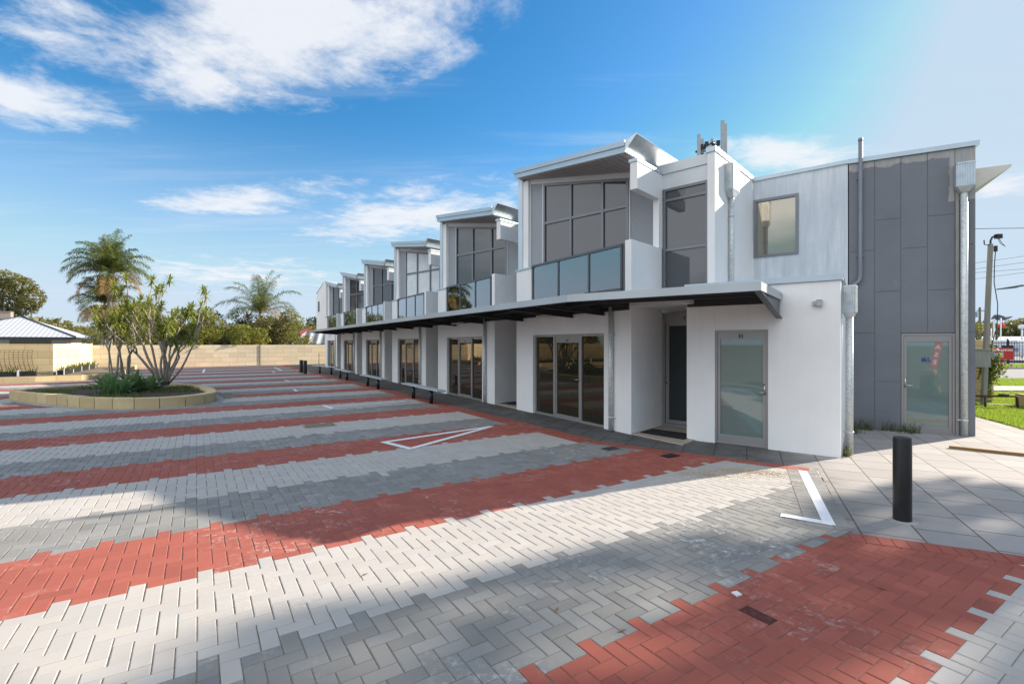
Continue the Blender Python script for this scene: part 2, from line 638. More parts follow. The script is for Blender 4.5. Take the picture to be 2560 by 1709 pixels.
def grey_panel(name):
    # compressed sheet painted slate grey, bare cement left along the top edge and beside the downpipe
    m, nt, bs = base(name)
    v = coords(nt)
    sp = nd(nt, 'ShaderNodeSeparateXYZ')
    nt.links.new(v, sp.inputs[0])
    n1 = noise(nt, v, 3.2, 7, 0.7)
    e = mth(nt, 'ADD', sp.outputs[2], mth(nt, 'MULTIPLY', n1, 0.35))
    r = nd(nt, 'ShaderNodeMapRange', interpolation_type='SMOOTHSTEP')
    nt.links.new(e, r.inputs[0])
    r.inputs[1].default_value = 5.405
    r.inputs[2].default_value = 5.43
    # strip round the rainwater head
    ex = mth(nt, 'ADD', sp.outputs[0], mth(nt, 'MULTIPLY', n1, 0.16))
    r2 = nd(nt, 'ShaderNodeMapRange', interpolation_type='SMOOTHSTEP')
    nt.links.new(ex, r2.inputs[0])
    r2.inputs[1].default_value = 1.635
    r2.inputs[2].default_value = 1.66
    r3 = nd(nt, 'ShaderNodeMapRange')
    nt.links.new(mth(nt, 'ADD', sp.outputs[2], mth(nt, 'MULTIPLY', n1, 0.2)), r3.inputs[0])
    r3.inputs[1].default_value = 4.50
    r3.inputs[2].default_value = 4.52
    bare = mth(nt, 'MAXIMUM', r.outputs[0], mth(nt, 'MULTIPLY', r2.outputs[0], r3.outputs[0]))
    f = noise(nt, v, 1.1, 6, 0.6, 0.3, 0.7)
    c = mixcol(nt, f, (0.150, 0.160, 0.178), (0.185, 0.194, 0.212))
    sm = noise(nt, coords(nt, (1, 1, 1), (0, 0, 0), (4, 2, 0)), 1.8, 7, 0.7, 0.62, 0.76)
    c = mixcol(nt, mth(nt, 'MULTIPLY', sm, 0.22), c, (0.30, 0.31, 0.32))
    streak = noise(nt, coords(nt, (9, 9, 0.8)), 2.0, 5, 0.6, 0.2, 0.8)
    cem = mixcol(nt, streak, (0.28, 0.27, 0.26), (0.40, 0.39, 0.37))
    c = mixcol(nt, bare, c, cem)
    nt.links.new(c, bs.inputs['Base Color'])
    bs.inputs['Roughness'].default_value = 0.6
    bs.inputs['Specular IOR Level'].default_value = 0.35
    bump(nt, bs, noise(nt, v, 30, 4, 0.6), 0.12, 0.004)
    return m


def whitewash(name):
    m, nt, bs = base(name)
    v = coords(nt, (6, 6, 0.45))
    f = noise(nt, v, 1.3, 7, 0.68, 0.35, 0.72, 0.4)
    b = noise(nt, coords(nt), 0.9, 5, 0.6, 0.35, 0.65)
    c = mixcol(nt, f, (0.74, 0.77, 0.79), (0.47, 0.51, 0.55))
    c = mixcol(nt, mth(nt, 'MULTIPLY', b, 0.5), c, (0.42, 0.47, 0.53))
    nt.links.new(c, bs.inputs['Base Color'])
    bs.inputs['Roughness'].default_value = 0.8
    bump(nt, bs, noise(nt, coords(nt), 40, 5, 0.7), 0.2, 0.004)
    return m


M = {}
M['white'] = render_wall('white_render', (0.87, 0.855, 0.835), 0.14)
M['wash'] = whitewash('brushed_whitewash')
M['greywall'] = grey_panel('slate_grey_sheet')
M['clad'] = ribbed('corrugated_cladding', (0.40, 0.42, 0.45), 2, 0.026, 0.5, 0.2, 0.7, 0.62)
M['flash'] = plain('pale_blue_flashing', (0.50, 0.58, 0.63), 0.4, 0.35, 0.08, 1.5)
M['trimw'] = plain('off_white_trim', (0.66, 0.68, 0.69), 0.5, 0.0, 0.08, 2.0)
M['alu'] = plain('grey_aluminium', (0.19, 0.20, 0.22), 0.4, 0.3, 0.08, 2.0)
M['alud'] = plain('dark_aluminium', (0.11, 0.115, 0.125), 0.4, 0.3, 0.08, 2.0)
M['shopalu'] = plain('anodised_door_frame', (0.32, 0.305, 0.30), 0.42, 0.45, 0.06, 2.0)
M['galv'] = plain('galvanised_steel', (0.66, 0.68, 0.66), 0.42, 0.25, 0.30, 26.0, 0.05, 60)
M['galvrib'] = plain('galvanised_sheet', (0.56, 0.60, 0.62), 0.36, 0.65, 0.18, 9.0)
M['fascia'] = plain('canopy_fascia_paint', (0.43, 0.47, 0.49), 0.42, 0.3, 0.10, 1.2)
M['steel'] = plain('dark_painted_steel', (0.035, 0.036, 0.04), 0.55, 0.2, 0.3, 2.0)
M['soffit'] = ribbed('soffit_boards', (0.50, 0.46, 0.46), 0, 0.15, 0.7, 0.0, 0.6, 0.8)
M['roofmetal'] = ribbed('ribbed_roof_sheet', (0.50, 0.53, 0.56), 0, 0.19, 0.4, 0.5, 0.5, 0.85)
M['black'] = plain('black_powdercoat', (0.012, 0.012, 0.013), 0.32, 0.0, 0.3, 4.0)
M['blackmat'] = plain('black_rubber_mat', (0.012, 0.012, 0.013), 0.95, 0.0, 0.4, 60.0, 0.5, 300)
M['chrome'] = plain('satin_chrome', (0.62, 0.58, 0.52), 0.25, 0.95, 0.06, 3.0)
M['uglass'] = glass('tinted_upper_glass', (0.068, 0.071, 0.077), 1.7, 0.02, None, 0.03)
M['sglass'] = glass('dark_shop_glass', (0.022, 0.019, 0.013), 1.8, 0.012, (1.0, 0.86, 0.62), 0.03)
M['frost'] = glass('frosted_green_glass', (0.125, 0.195, 0.188), 2.15, 0.02, None, 0.0)
M['doorglass'] = glass('dim_door_glass', (0.035, 0.045, 0.045), 1.45, 0.03)
M['warmglass'] = glass('warm_window_glass', (0.11, 0.095, 0.065), 3.2, 0.008, (1.0, 0.93, 0.78), 0.0)
M['bglass'] = clear_glass('balustrade_glass', (0.78, 0.90, 0.92), 0.20)
M['curtain'] = plain('white_curtain_behind_glass', (0.70, 0.73, 0.75), 0.25, 0.0, 0.12, 3.0, 0, 1, 0.9)
M['floor'] = plain('balcony_slab', (0.45, 0.44, 0.42), 0.8)
M['beige'] = plain('beige_porch_tile', (0.44, 0.37, 0.30), 0.6, 0.0, 0.1, 3.0)
M['paint'] = plain('white_line_paint', (0.74, 0.75, 0.77), 0.75, 0.0, 0.12, 25.0, 0.2, 90)
_nt = M['paint'].node_tree
_w = noise(_nt, coords(_nt), 22, 7, 0.75, 0.56, 0.70)
_l = _nt.nodes['Principled BSDF'].inputs['Base Color'].links[0].from_socket
_nt.links.new(mixcol(_nt, mth(_nt, 'MULTIPLY', _w, 0.55), _l, (0.36, 0.35, 0.34)), _nt.nodes['Principled BSDF'].inputs['Base Color'])
M['letter'] = plain('black_lettering', (0.01, 0.01, 0.01), 0.5)
M['blue'] = plain('sign_blue', (0.01, 0.03, 0.22), 0.5)
M['limew'] = limestone('limestone_wall_blocks', (0.76, 0.66, 0.475), var=0.13)
M['limek'] = limestone('limestone_kerb_blocks', (0.56, 0.44, 0.25), 0.62, 0.9, (0.40, 0.29, 0.15))
M['limes'] = limestone('stacked_limestone', (0.62, 0.50, 0.30), 0.9, 0.33, (0.36, 0.25, 0.12))
M['paver_r'] = paver('red_paver', (0.35, 0.102, 0.074), 0.70, 0.20)
M['paver_w'] = paver('pale_paver', (0.45, 0.425, 0.395), 0.25, 0.09, (0.75, 0.74, 0.72))
M['paver_g'] = paver('grey_paver', (0.25, 0.247, 0.236), 1.0, 0.24)
M['sand'] = plain('jointing_sand', (0.20, 0.165, 0.12), 0.95, 0, 0.4, 30.0)
M['tile'] = tiles('footpath_flags')
M['conc'] = plain('grey_concrete', (0.33, 0.32, 0.30), 0.9, 0, 0.2, 2.0, 0.3, 90)
M['asphalt'] = plain('worn_asphalt', (0.17, 0.17, 0.175), 0.9, 0, 0.2, 3.0, 0.4, 120)
M['lawn_soil'] = plain('turf_base', (0.10, 0.15, 0.025), 0.95, 0, 0.45, 4.0)
M['earth'] = plain('dry_earth', (0.14, 0.12, 0.075), 0.95, 0, 0.35, 0.4)
M['mulch'] = plain('dark_soil', (0.05, 0.037, 0.026), 0.98, 0, 0.5, 9.0, 0.8, 40)
M['bark'] = plain('grey_bark', (0.20, 0.165, 0.13), 0.9, 0, 0.4, 6.0, 0.6, 30, 0.2, (1, 1, 0.3))
M['bark_pale'] = plain('pale_cane_bark', (0.33, 0.285, 0.23), 0.85, 0, 0.35, 8.0, 0.5, 40, 0.2)
M['palmbark'] = plain('palm_trunk', (0.27, 0.24, 0.20), 0.9, 0, 0.35, 5.0, 0.6, 30, 0.2, (0.4, 0.4, 3))
M['hardwood'] = plain('weathered_pole_timber', (0.17, 0.15, 0.12), 0.9, 0, 0.3, 4.0, 0.5, 30, 0.2, (6, 6, 0.4))
M['gal_pole'] = plain('grey_pole', (0.30, 0.29, 0.26), 0.75, 0.1, 0.25, 4.0, 0.2, 30, 0.3, (5, 5, 0.5))
M['gum'] = foliage('eucalypt_leaf', (0.05, 0.07, 0.022), (0.17, 0.17, 0.05), (0.24, 0.21, 0.07))
M['bush'] = foliage('bright_shrub_leaf', (0.05, 0.075, 0.012), (0.16, 0.18, 0.03), (0.26, 0.24, 0.03))
M['dark'] = foliage('dark_tree_leaf', (0.018, 0.032, 0.010), (0.065, 0.085, 0.022), (0.10, 0.10, 0.03))
M['palm'] = foliage('palm_leaflet', (0.03, 0.07, 0.028), (0.09, 0.15, 0.04), (0.19, 0.19, 0.05))
M['palmdry'] = foliage('dry_palm_leaflet', (0.20, 0.10, 0.035), (0.36, 0.21, 0.09), (0.40, 0.28, 0.10))
M['palmyel'] = foliage('young_palm_leaflet', (0.14, 0.19, 0.02), (0.30, 0.33, 0.05), (0.34, 0.33, 0.06))
M['drac'] = foliage('dragon_tree_leaf', (0.06, 0.10, 0.016), (0.24, 0.29, 0.045), (0.32, 0.33, 0.07))
M['agave'] = foliage('agave_leaf', (0.06, 0.13, 0.06), (0.17, 0.27, 0.12), (0.22, 0.31, 0.11), 0.15)
M['grass'] = foliage('grass_blade', (0.10, 0.20, 0.012), (0.24, 0.36, 0.03), (0.30, 0.38, 0.05), 0.4)
M['weed'] = foliage('weed_leaf', (0.05, 0.075, 0.025), (0.12, 0.15, 0.04), (0.15, 0.15, 0.06))
M['vine'] = foliage('vine_leaf', (0.03, 0.06, 0.012), (0.12, 0.17, 0.02), (0.22, 0.24, 0.03))
M['houseroof'] = ribbed('corrugated_house_roof', (0.50, 0.51, 0.53), 0, 0.35, 0.5, 0.1, 0.25, 0.93)
M['shedroof'] = ribbed('pale_shed_roof', (0.62, 0.62, 0.62), 0, 0.8, 0.4, 0.3, 0.9, 0.45)
M['redroof'] = plain('red_roof_tile', (0.40, 0.055, 0.03), 0.7, 0, 0.3, 6.0)
M['brownroof'] = ribbed('brown_roof_tile', (0.15, 0.09, 0.07), 1, 0.5, 0.8, 0, 0.9, 0.6)
M['slate'] = plain('dark_blue_gutter', (0.02, 0.03, 0.04), 0.5)
M['cream'] = plain('cream_house_wall', (0.62, 0.60, 0.54), 0.8)
M['taupe'] = plain('taupe_cooler_case', (0.33, 0.27, 0.22), 0.6)
M['wire'] = plain('rusty_wire_mesh', (0.12, 0.075, 0.04), 0.8, 0.3, 0.3, 12)
M['plastic'] = plain('black_plastic', (0.015, 0.015, 0.016), 0.5)
M['bin'] = plain('dark_green_plastic', (0.012, 0.035, 0.022), 0.45)
M['cable'] = plain('black_cable', (0.02, 0.02, 0.022), 0.6)
M['rust'] = plain('rusty_pipe', (0.10, 0.06, 0.035), 0.85, 0.3, 0.4, 14, 0.4, 60)
M['ply'] = plain('old_timber_panel', (0.30, 0.17, 0.06), 0.8, 0, 0.4, 3.0, 0, 1, 0.3, (0.4, 0.4, 6))
M['vanwhite'] = plain('white_caravan_body', (0.74, 0.76, 0.79), 0.3, 0.0, 0.04, 1.0)
M['vanblue'] = plain('blue_caravan_stripe', (0.25, 0.38, 0.52), 0.35)
M['red'] = plain('red_banner', (0.55, 0.030, 0.035), 0.6, 0, 0.1, 1.0)
M['cyan'] = plain('blue_banner_panel', (0.06, 0.32, 0.48), 0.6)
M['bannerwhite'] = plain('white_banner_print', (0.85, 0.85, 0.85), 0.6)
M['flag'] = plain('red_flag_cloth', (0.62, 0.03, 0.02), 0.7)
M['panelgrey'] = plain('antenna_grey', (0.42, 0.44, 0.46), 0.5)
M['sticker'] = plain('white_ceramic', (0.7, 0.7, 0.7), 0.5)
M['sandpile'] = plain('spilt_yellow_sand', (0.44, 0.27, 0.09), 0.95, 0, 0.35, 60.0, 0.6, 200)

# ------------------------------------------------------------------ site frames
F0 = Vector((0.118, 12.64))                       # left front corner of the nearest unit, on the ground
PITCH = Vector((-2.745, 4.515))                   # one unit further along the terrace
P2 = Vector((math.cos(R(47.3)), math.sin(R(47.3))))     # party-wall direction
M2 = Vector((P2.y, -P2.x))                        # across a unit
RZ = math.atan2(M2.y, M2.x)
RHO = Vector((0.9618, -0.274))                    # the terrace front, seen in a unit's own axes
NIN = Vector((0.274, 0.9618))


def rw(s, d=0.0):
    q = RHO * s + NIN * d
    return (q.x, q.y)


def W(a, b):
    q = F0 + M2 * a + P2 * b
    return (q.x, q.y)


# ------------------------------------------------------------------ paving
GB = Vector((math.cos(R(33.1)), math.sin(R(33.1))))     # stripes run this way
GA = Vector((GB.y, -GB.x))
CW = 0.1015


def inside(poly, x, y):
    r = np.zeros(x.shape, bool)
    n = len(poly)
    for i in range(n):
        x0, y0 = poly[i]
        x1, y1 = poly[(i + 1) % n]
        c = (y0 > y) != (y1 > y)
        with np.errstate(divide='ignore', invalid='ignore'):
            r ^= c & (x < (x1 - x0) * (y - y0) / (y1 - y0 + 1e-12) + x0)
    return r


BEND = (1.42, 8.55)
EDGE_END = (4.19, 6.62)
PAVE = [(-22.6, 45.4), BEND, EDGE_END, (3.06, 4.34), (9.2, 1.62), (9.2, -1.0), (-9.0, -1.0), (-36, 24), (-36, 40)]


def make_paving():
    i0, i1 = -420, 420
    j0, j1 = -520, 60
    ii, jj = np.meshgrid(np.arange(i0, i1), np.arange(j0, j1), indexing='ij')
    k = (ii - jj) % 4
    parts = []
    for kind, li, lj in ((0, 2, 1), (3, 1, 2)):
        s = k == kind
        parts.append(np.stack([ii[s], jj[s], np.full(s.sum(), li), np.full(s.sum(), lj)], 1))
    b = np.concatenate(parts).astype(float)
    ci = (b[:, 0] + b[:, 2] / 2) * CW
    cj = (b[:, 1] + b[:, 3] / 2) * CW
    x = GB.x * ci + GA.x * cj
    y = GB.y * ci + GA.y * cj
    keep = inside(PAVE, x, y) & (y > -0.9) & (np.abs(x) < 1.16 * y + 4.5)
    isl = ((x + 11.9) / 3.4) ** 2 + ((y - 15.2) / 2.4) ** 2 < 0.8
    keep &= ~isl
    b, x, y, ci, cj = b[keep], x[keep], y[keep], ci[keep], cj[keep]
    ce = (b[:, 1] + b[:, 3]) * CW                              # each block takes the band its near end lies in
    ph = ((ce + 1.93) % 3.35)
    mi = np.where(ph < 1.09, 0, np.where(ph < 2.28, 1, 2))          # red, pale, grey
    # a few odd blocks laid in the wrong band near its edge
    odd = (rng.random(len(mi)) < 0.05) & (np.abs(ph - 2.28) < 0.16)
    mi = np.where(odd & (mi == 2), 1, mi)
    mi[np.argmin((x - 1.595) ** 2 + (y - 3.10) ** 2)] = 3              # one oil-dark block
    near = y < 13
    V, Q, MI = [], [], []
    n0 = 0
    for sel, bev in ((near, True), (~near, False)):
        bb = b[sel]
        n = len(bb)
        gb, ga = 0.0036, 0.0018
        dz = rng.normal(0, 0.0004, n)
        tilt = rng.normal(0, 0.0010, (n, 2))
        A0, A1 = bb[:, 0] * CW + gb * (0.6 + 0.8 * rng.random(n)), (bb[:, 0] + bb[:, 2]) * CW - gb * (0.6 + 0.8 * rng.random(n)) * 0.5
        C0, C1 = bb[:, 1] * CW + ga, (bb[:, 1] + bb[:, 3]) * CW - ga
        def ring(e, z):
            u = np.stack([A0 + e, A1 - e, A1 - e, A0 + e], 1)
            w = np.stack([C0 + e, C0 + e, C1 - e, C1 - e], 1)
            mu, mw = u.mean(1, keepdims=True), w.mean(1, keepdims=True)
            zz_ = z + dz[:, None] + (u - mu) * tilt[:, :1] + (w - mw) * tilt[:, 1:]
            X = GB.x * u + GA.x * w
            Y = GB.y * u + GA.y * w
            return np.stack([X, Y, zz_], 2)
        if bev:
            rs = [ring(0.005, 0.0), ring(0.0, -0.0032), ring(0.0, -0.010)]
        else:
            rs = [ring(0.0, 0.0)]
        nv = 4 * len(rs)
        v = np.concatenate(rs, 1).reshape(-1, 3)
        base_i = n0 + np.arange(n)[:, None] * nv
        q = [base_i + np.array([3, 2, 1, 0])]
        for r_ in range(len(rs) - 1):
            for e in range(4):
                f = (e + 1) % 4
                q.append(base_i + np.array([4 * r_ + e, 4 * r_ + f, 4 * (r_ + 1) + f, 4 * (r_ + 1) + e]))
        for qq in q:
            Q.append(qq)
            MI.append(mi[sel])
        V.append(v)
        n0 += len(v)
    V, Q, MI = np.concatenate(V), np.concatenate(Q), np.concatenate(MI)
    # GB x GA points down, so flip every face to look up
    Q = Q[:, ::-1] if np.cross([GB.x, GB.y, 0], [GA.x, GA.y, 0])[2] > 0 else Q
    return struct(np_mesh('car_park_paving', V, Q, [M['paver_r'], M['paver_w'], M['paver_g'], paver('oil_dark_paver', (0.10, 0.03, 0.025), 0.1)], MI))


make_paving()


def sheet(name, pts, z, m):
    me = bpy.data.meshes.new(name)
    me.from_pydata([(p[0], p[1], z) for p in pts], [], [tuple(range(len(pts)))])
    bm = bmesh.new()
    bm.from_mesh(me)
    for f in bm.faces:
        if f.normal.z < 0:
            f.normal_flip()
    bm.to_mesh(me)
    bm.free()
    me.materials.append(m)
    o = bpy.data.objects.new(name, me)
    COL.objects.link(o)
    return o


struct(sheet('paving_bed', PAVE, -0.0052, M['sand']))
struct(sheet('ground', [(-900, -400), (900, -400), (900, 1400), (-900, 1400)], -0.06, M['earth']))


def course(name, pts, width, m, pitch=0.105, z=0.005):
    """a header course of pavers along a polyline, each block a separate island"""
    V, Q = [], []
    for (x0, y0), (x1, y1) in zip(pts[:-1], pts[1:]):
        d = Vector((x1 - x0, y1 - y0))
        L = d.length
        d.normalize()
        nrm = Vector((-d.y, d.x))
        rows = width
        for w0, w1 in rows:
            n = int(L / pitch)
            for k in range(n):
                a0, a1 = k * L / n + 0.003, (k + 1) * L / n - 0.003
                zz_ = z + random.gauss(0, 0.0006)
                c = [Vector((x0, y0)) + d * a + nrm * w for a, w in ((a0, w0), (a1, w0), (a1, w1), (a0, w1))]
                i = len(V)
                V += [(p.x, p.y, zz_) for p in c] + [(p.x, p.y, zz_ - 0.01) for p in c]
                Q += [(i, i + 1, i + 2, i + 3), (i, i + 4, i + 5, i + 1), (i + 1, i + 5, i + 6, i + 2), (i + 2, i + 6, i + 7, i + 3), (i + 3, i + 7, i + 4, i)]
    return struct(np_mesh(name, V, Q, [m]))


course('red_border_course', [(-22.6, 45.4), BEND], [(-0.30, -0.105), (-0.10, 0.10)], M['paver_r'])
course('red_border_course', [BEND, (4.10, 6.66)], [(-0.19, 0.01)], M['paver_r'], 0.13)
course('grey_edge_course', [(4.13, 6.60), (3.10, 4.44)], [(-0.34, -0.115), (-0.11, 0.02)], M['paver_g'], 0.105, 0.004)
course('red_edge_course', [(3.05, 4.40), (9.0, 1.74)], [(-0.19, 0.01)], M['paver_r'], 0.105, 0.005)
# footpath of large flags: along the terrace, round the corner and out to the street
struct(sheet('footpath', [(-22.5, 45.5), BEND, EDGE_END, (3.07, 4.36), (9.2, 1.63), (14.5, 2.0), (10.25, 9.68), (10.9, 11.4), (16, 26),
                          (7.5, 12.0), (6.9, 10.2), (5.0, 8.2), (1.6, 12.5), (-20.5, 46)], 0.002, M['tile']))


def strip(mb, p, q, w, z=0.0095, t=0.004):
    d = (Vector(q) - Vector(p)).normalized()
    n = Vector((-d.y, d.x)) * w / 2
    a, b = Vector(p), Vector(q)
    mb.plan([(a - n)[:], (b - n)[:], (b + n)[:], (a + n)[:]], z, z + t)


def paint(name, segs, label, group=None, w=0.085):
    mb = MB()
    for i, (p, q) in enumerate(segs):
        strip(mb, p, q, w if len((p, q)) == 2 else w, 0.0045 + 0.0012 * i, 0.0012)
    o = mb.build(name, M['paint'])
    return tag(o, label, 'line marking', group)


def gp(u, v):
    y = 1208.9 * EYE / (v - 858)
    return ((u - 1280) / 1208.9 * y, y)


paint('bay_line', [((3.98, 6.64), (3.02, 4.60)), ((3.06, 4.62), (2.70, 4.86))], 'white corner of a bay line beside the near black bollard', None, 0.10)
paint('marking_triangle', [((-2.20, 8.47), (-0.42, 10.05)), ((-0.42, 10.05), (-1.66, 7.92)), ((-1.63, 7.88), (-2.27, 8.47))],
      'long thin white triangle painted on a red paver band', None, 0.11)
bays = [((-3.2, 14.46), (-4.98, 13.10), 'white T bay line nearest the camera, ending level with the second bench'),
        ((-6.0, 18.9), (-7.95, 17.75), 'white T bay line second from the camera, beside the near end of the planter'),
        ((-9.0, 23.4), (-10.4, 22.35), 'white T bay line third from the camera, on a red band')]
for a, b, lab in bays:
    a, b = Vector(a), Vector(b)
    d = (b - a).normalized()
    n = Vector((-d.y, d.x))
    paint('bay_line', [(a[:], b[:]), ((b + n * 0.38)[:], (b - n * 0.38)[:])], lab, 'parking bay lines', 0.10)
paint('bay_line', [((-14.6, 29.6), (-14.25, 28.9))], 'short white bay tick left of the two far bollards', 'parking bay lines', 0.14)
for k, (x, y) in enumerate([(-24.2, 30.2), (-20.6, 32.4), (-17.0, 34.6)]):
    paint('bay_line', [((x, y), (x + 2.4, y - 3.9))], ['left', 'middle', 'right'][k] + ' of three white bay lines before the far limestone wall', 'parking bay lines', 0.11)

# ------------------------------------------------------------------ one terrace unit
SLOPE = 0.172
ztop = lambda a: 6.272 - SLOPE * a
BK = 7.5


def framed(mb, o, ux, w, z0, z1, t, dep, nin):
    """rectangular frame ring in the vertical plane through o along ux"""
    o, ux, nin = Vector(o), Vector(ux), Vector(nin)
    def bar(s0, s1, a, b):
        p = [o + ux * s0, o + ux * s1, o + ux * s1 + nin * dep, o + ux * s0 + nin * dep]
        mb.plan([q[:] for q in p], a, b)
    bar(0, t, z0, z1)
    bar(w - t, w, z0, z1)
    bar(t, w - t, z0, z0 + t)
    bar(t, w - t, z1 - t, z1)


def slab(mb, o, ux, s0, s1, z0, z1, d0, d1, nin):
    o, ux, nin = Vector(o), Vector(ux), Vector(nin)
    mb.plan([(o + ux * s + nin * d)[:] for s, d in ((s0, d0), (s1, d0), (s1, d1), (s0, d1))], z0, z1)
    return mb


def make_unit(k, upper_open=False):
    t = empty('terrace_unit', (F0.x, F0.y, 0), RZ)
    C = rw(4.1)
    # --- walls
    w = MB()
    end = (C[0] + 0.0, 0.2)
    w.plan([rw(3.34), C, (C[0], 0.19), (C[0] - 0.24, 0.19), rw(3.7, 0.25), rw(3.34, 0.25)], 0, 2.72)
    w.plan([rw(0), rw(0.765), rw(0.765, 0.25), (0.26, 0.2), (0.26, BK), (0.0, BK)], 0, 2.72)
    w.plan([rw(0.765), rw(3.34), rw(3.34, 0.25), rw(0.765, 0.25)], 1.93, 2.72)
    w.plan([rw(0, 0), rw(0.68, 0), rw(0.68, 0.12), (0.13, 0.13), (0.13, 0.30), (0, 0.30)], 2.72, 3.59)      # left parapet
    w.plan([rw(4.1 - 0.165), C, (C[0], 0.16), (C[0] - 0.155, 0.16)], 2.72, 3.70)                             # low side wall
    w.plan([(3.81, 0.03), (C[0] - 0.002, 0.03), (C[0] - 0.002, 0.20), (3.81, 0.20)], 3.70, 4.71)             # column
    w.box(3.785, 3.94, -0.885, 0.20, 4.71, 5.24)                                                             # cantilevered beam
    w.box(0.085, 0.27, 0.16, BK, 2.72, 5.96)
    w.box(3.62, 3.76, 0.30, BK, 2.72, 5.38)
    w.build('wall', M['white'], t, bevel=0.006)
    # --- metal flashings
    fl = MB()
    fl.box(-0.065, 0.085, 0.14, BK, 2.72, 6.02)
    fl.plan([rw(-0.02, -0.02), rw(0.70, -0.02), rw(0.70, 0.14), rw(-0.02, 0.14)], 3.59, 3.635)
    fl.box(3.765, 3.955, -0.905, 0.28, 5.24, 5.30)
    fl.build('flashing', M['flash'], t)
    # --- corrugated cladding each side of the upper window, and the head trim
    cl = MB()
    cl.extr([(0.27, 0.24, 2.72), (0.72, 0.24, 2.72), (0.72, 0.24, ztop(0.72) - 0.36), (0.27, 0.24, ztop(0.27) - 0.36)], (0, 0.06, 0))
    cl.build('cladding', M['clad'], t)
    cl = MB()
    cl.extr([(3.14, 0.24, 2.72), (3.80, 0.24, 2.72), (3.80, 0.24, ztop(3.8) - 0.36), (3.14, 0.24, ztop(3.14) - 0.36)], (0, 0.06, 0))
    for zz_ in np.arange(2.9, 5.1, 0.15):
        cl.box(3.70, 3.712, 0.232, 0.24, zz_, zz_ + 0.014)
    cl.build('cladding', M['clad'], t)
    tr = MB()
    tr.extr([(0.27, 0.215, ztop(0.27) - 0.36), (3.80, 0.215, ztop(3.8) - 0.36), (3.80, 0.215, ztop(3.8) - 0.24), (0.27, 0.215, ztop(0.27) - 0.24)], (0, 0.08, 0))
    for a in (0.27, 0.685, 3.14):
        tr.box(a, a + 0.035, 0.222, 0.25, 2.72, ztop(a) - 0.362)
    tr.build('trim', M['trimw'], t)
    # --- upper window
    wf = MB()
    A0, A1 = 0.725, 3.135
    zt = lambda a: ztop(a) - 0.37
    def post(a0, a1, z0, d0=0.205):
        wf.extr([(a0, d0, z0), (a1, d0, z0), (a1, d0, zt(a1)), (a0, d0, zt(a0))], (0, 0.07, 0))
    post(A0, A0 + 0.05, 2.72)
    post(A1 - 0.055, A1, 2.72)
    post(1.545, 1.605, 2.72)
    post(2.435, 2.50, 2.72)
    xs = [A0 + 0.05, 1.545, 1.605, 2.435, 2.50, A1 - 0.055]
    for i in (0, 2, 4):
        a0, a1 = xs[i], xs[i + 1]
        wf.box(a0, a1, 0.21, 0.27, 4.735, 4.80)
        wf.box(a0, a1, 0.21, 0.27, 2.72, 2.78)
        wf.extr([(a0, 0.208, zt(a0) - 0.055), (a1, 0.208, zt(a1) - 0.055), (a1, 0.208, zt(a1)), (a0, 0.208, zt(a0))], (0, 0.065, 0))
    win = wf.build('upper_window', M['alu'], t)
    gm = M['curtain'] if k == 2 else M['uglass']
    for i in (0, 2, 4):
        a0, a1 = xs[i], xs[i + 1]
        MB().box(a0, a1, 0.245, 0.255, 2.78, 4.735).build('pane', gm, win)
        MB().extr([(a0, 0.245, 4.80), (a1, 0.245, 4.80), (a1, 0.245, zt(a1) - 0.055), (a0, 0.245, zt(a0) - 0.055)], (0, 0.01, 0)).build('pane', gm, win)
    # --- roof: mono-pitch falling to a flared gutter on the right
    rf = MB()
    def rp(a, d):
        return (a, -0.274 / 0.9618 * a + d)
    a0, a1 = -0.12, 3.78
    def roofslab(e, zhi, zlo):
        f0, f1 = rp(a0 - e, 0.015 - e), rp(a1, 0.015 - e)
        top = [(f0[0], f0[1], ztop(a0) + zhi), (f1[0], f1[1], ztop(a1) + zhi), (f1[0], BK, ztop(a1) + zhi), (f0[0], BK, ztop(a0) + zhi)]
        bot = [(x, y, z - zhi + zlo) for x, y, z in top]
        rf.add(top + bot, [(0, 1, 2, 3), (7, 6, 5, 4), (0, 4, 5, 1), (1, 5, 6, 2), (2, 6, 7, 3), (3, 7, 4, 0)])
    roofslab(0.03, 0.0, -0.105)
    roofslab(0.0, -0.107, -0.225)
    roof = rf.build('roof', M['flash'], t)
    g = MB()
    yb = rp(3.78, 0.0)[1]
    g.extr([(3.77, yb, 5.40), (4.03, yb - 0.02, 5.655), (4.045, yb - 0.02, 5.665), (4.03, yb - 0.02, 5.685), (3.79, yb, 5.61), (3.785, yb, 5.45)], (0, BK - yb, 0))
    g.build('gutter', M['galvrib'], roof)
    so = MB()
    f0, f1 = rp(0.02, 0.05), rp(3.74, 0.05)
    top = [(f0[0], f0[1], ztop(0.02) - 0.227), (f1[0], f1[1], ztop(3.74) - 0.227), (3.74, 0.215, ztop(3.74) - 0.227), (0.02, 0.215, ztop(0.02) - 0.227)]
    so.add(top + [(x, y, z - 0.012) for x, y, z in top], [(0, 1, 2, 3), (7, 6, 5, 4), (0, 4, 5, 1), (1, 5, 6, 2), (2, 6, 7, 3), (3, 7, 4, 0)])
    so.build('soffit', M['soffit'], roof)
    # --- balcony
    MB().plan([rw(0.02, 0.03), rw(4.08, 0.03), (3.93, 0.2), (0.1, 0.2)], 2.60, 2.70).build('balcony_slab', M['floor'], t)
    rl = MB()
    o = rw(0.685, 0.03)
    ux, ni = (RHO.x, RHO.y), (NIN.x, NIN.y)
    L = 3.13
    slab(rl, o, ux, 0, L, 3.615, 3.665, -0.01, 0.055, ni)
    slab(rl, o, ux, 0, L, 2.76, 2.80, 0, 0.045, ni)
    pts = [0.0, 1.05, 2.12, L - 0.045]
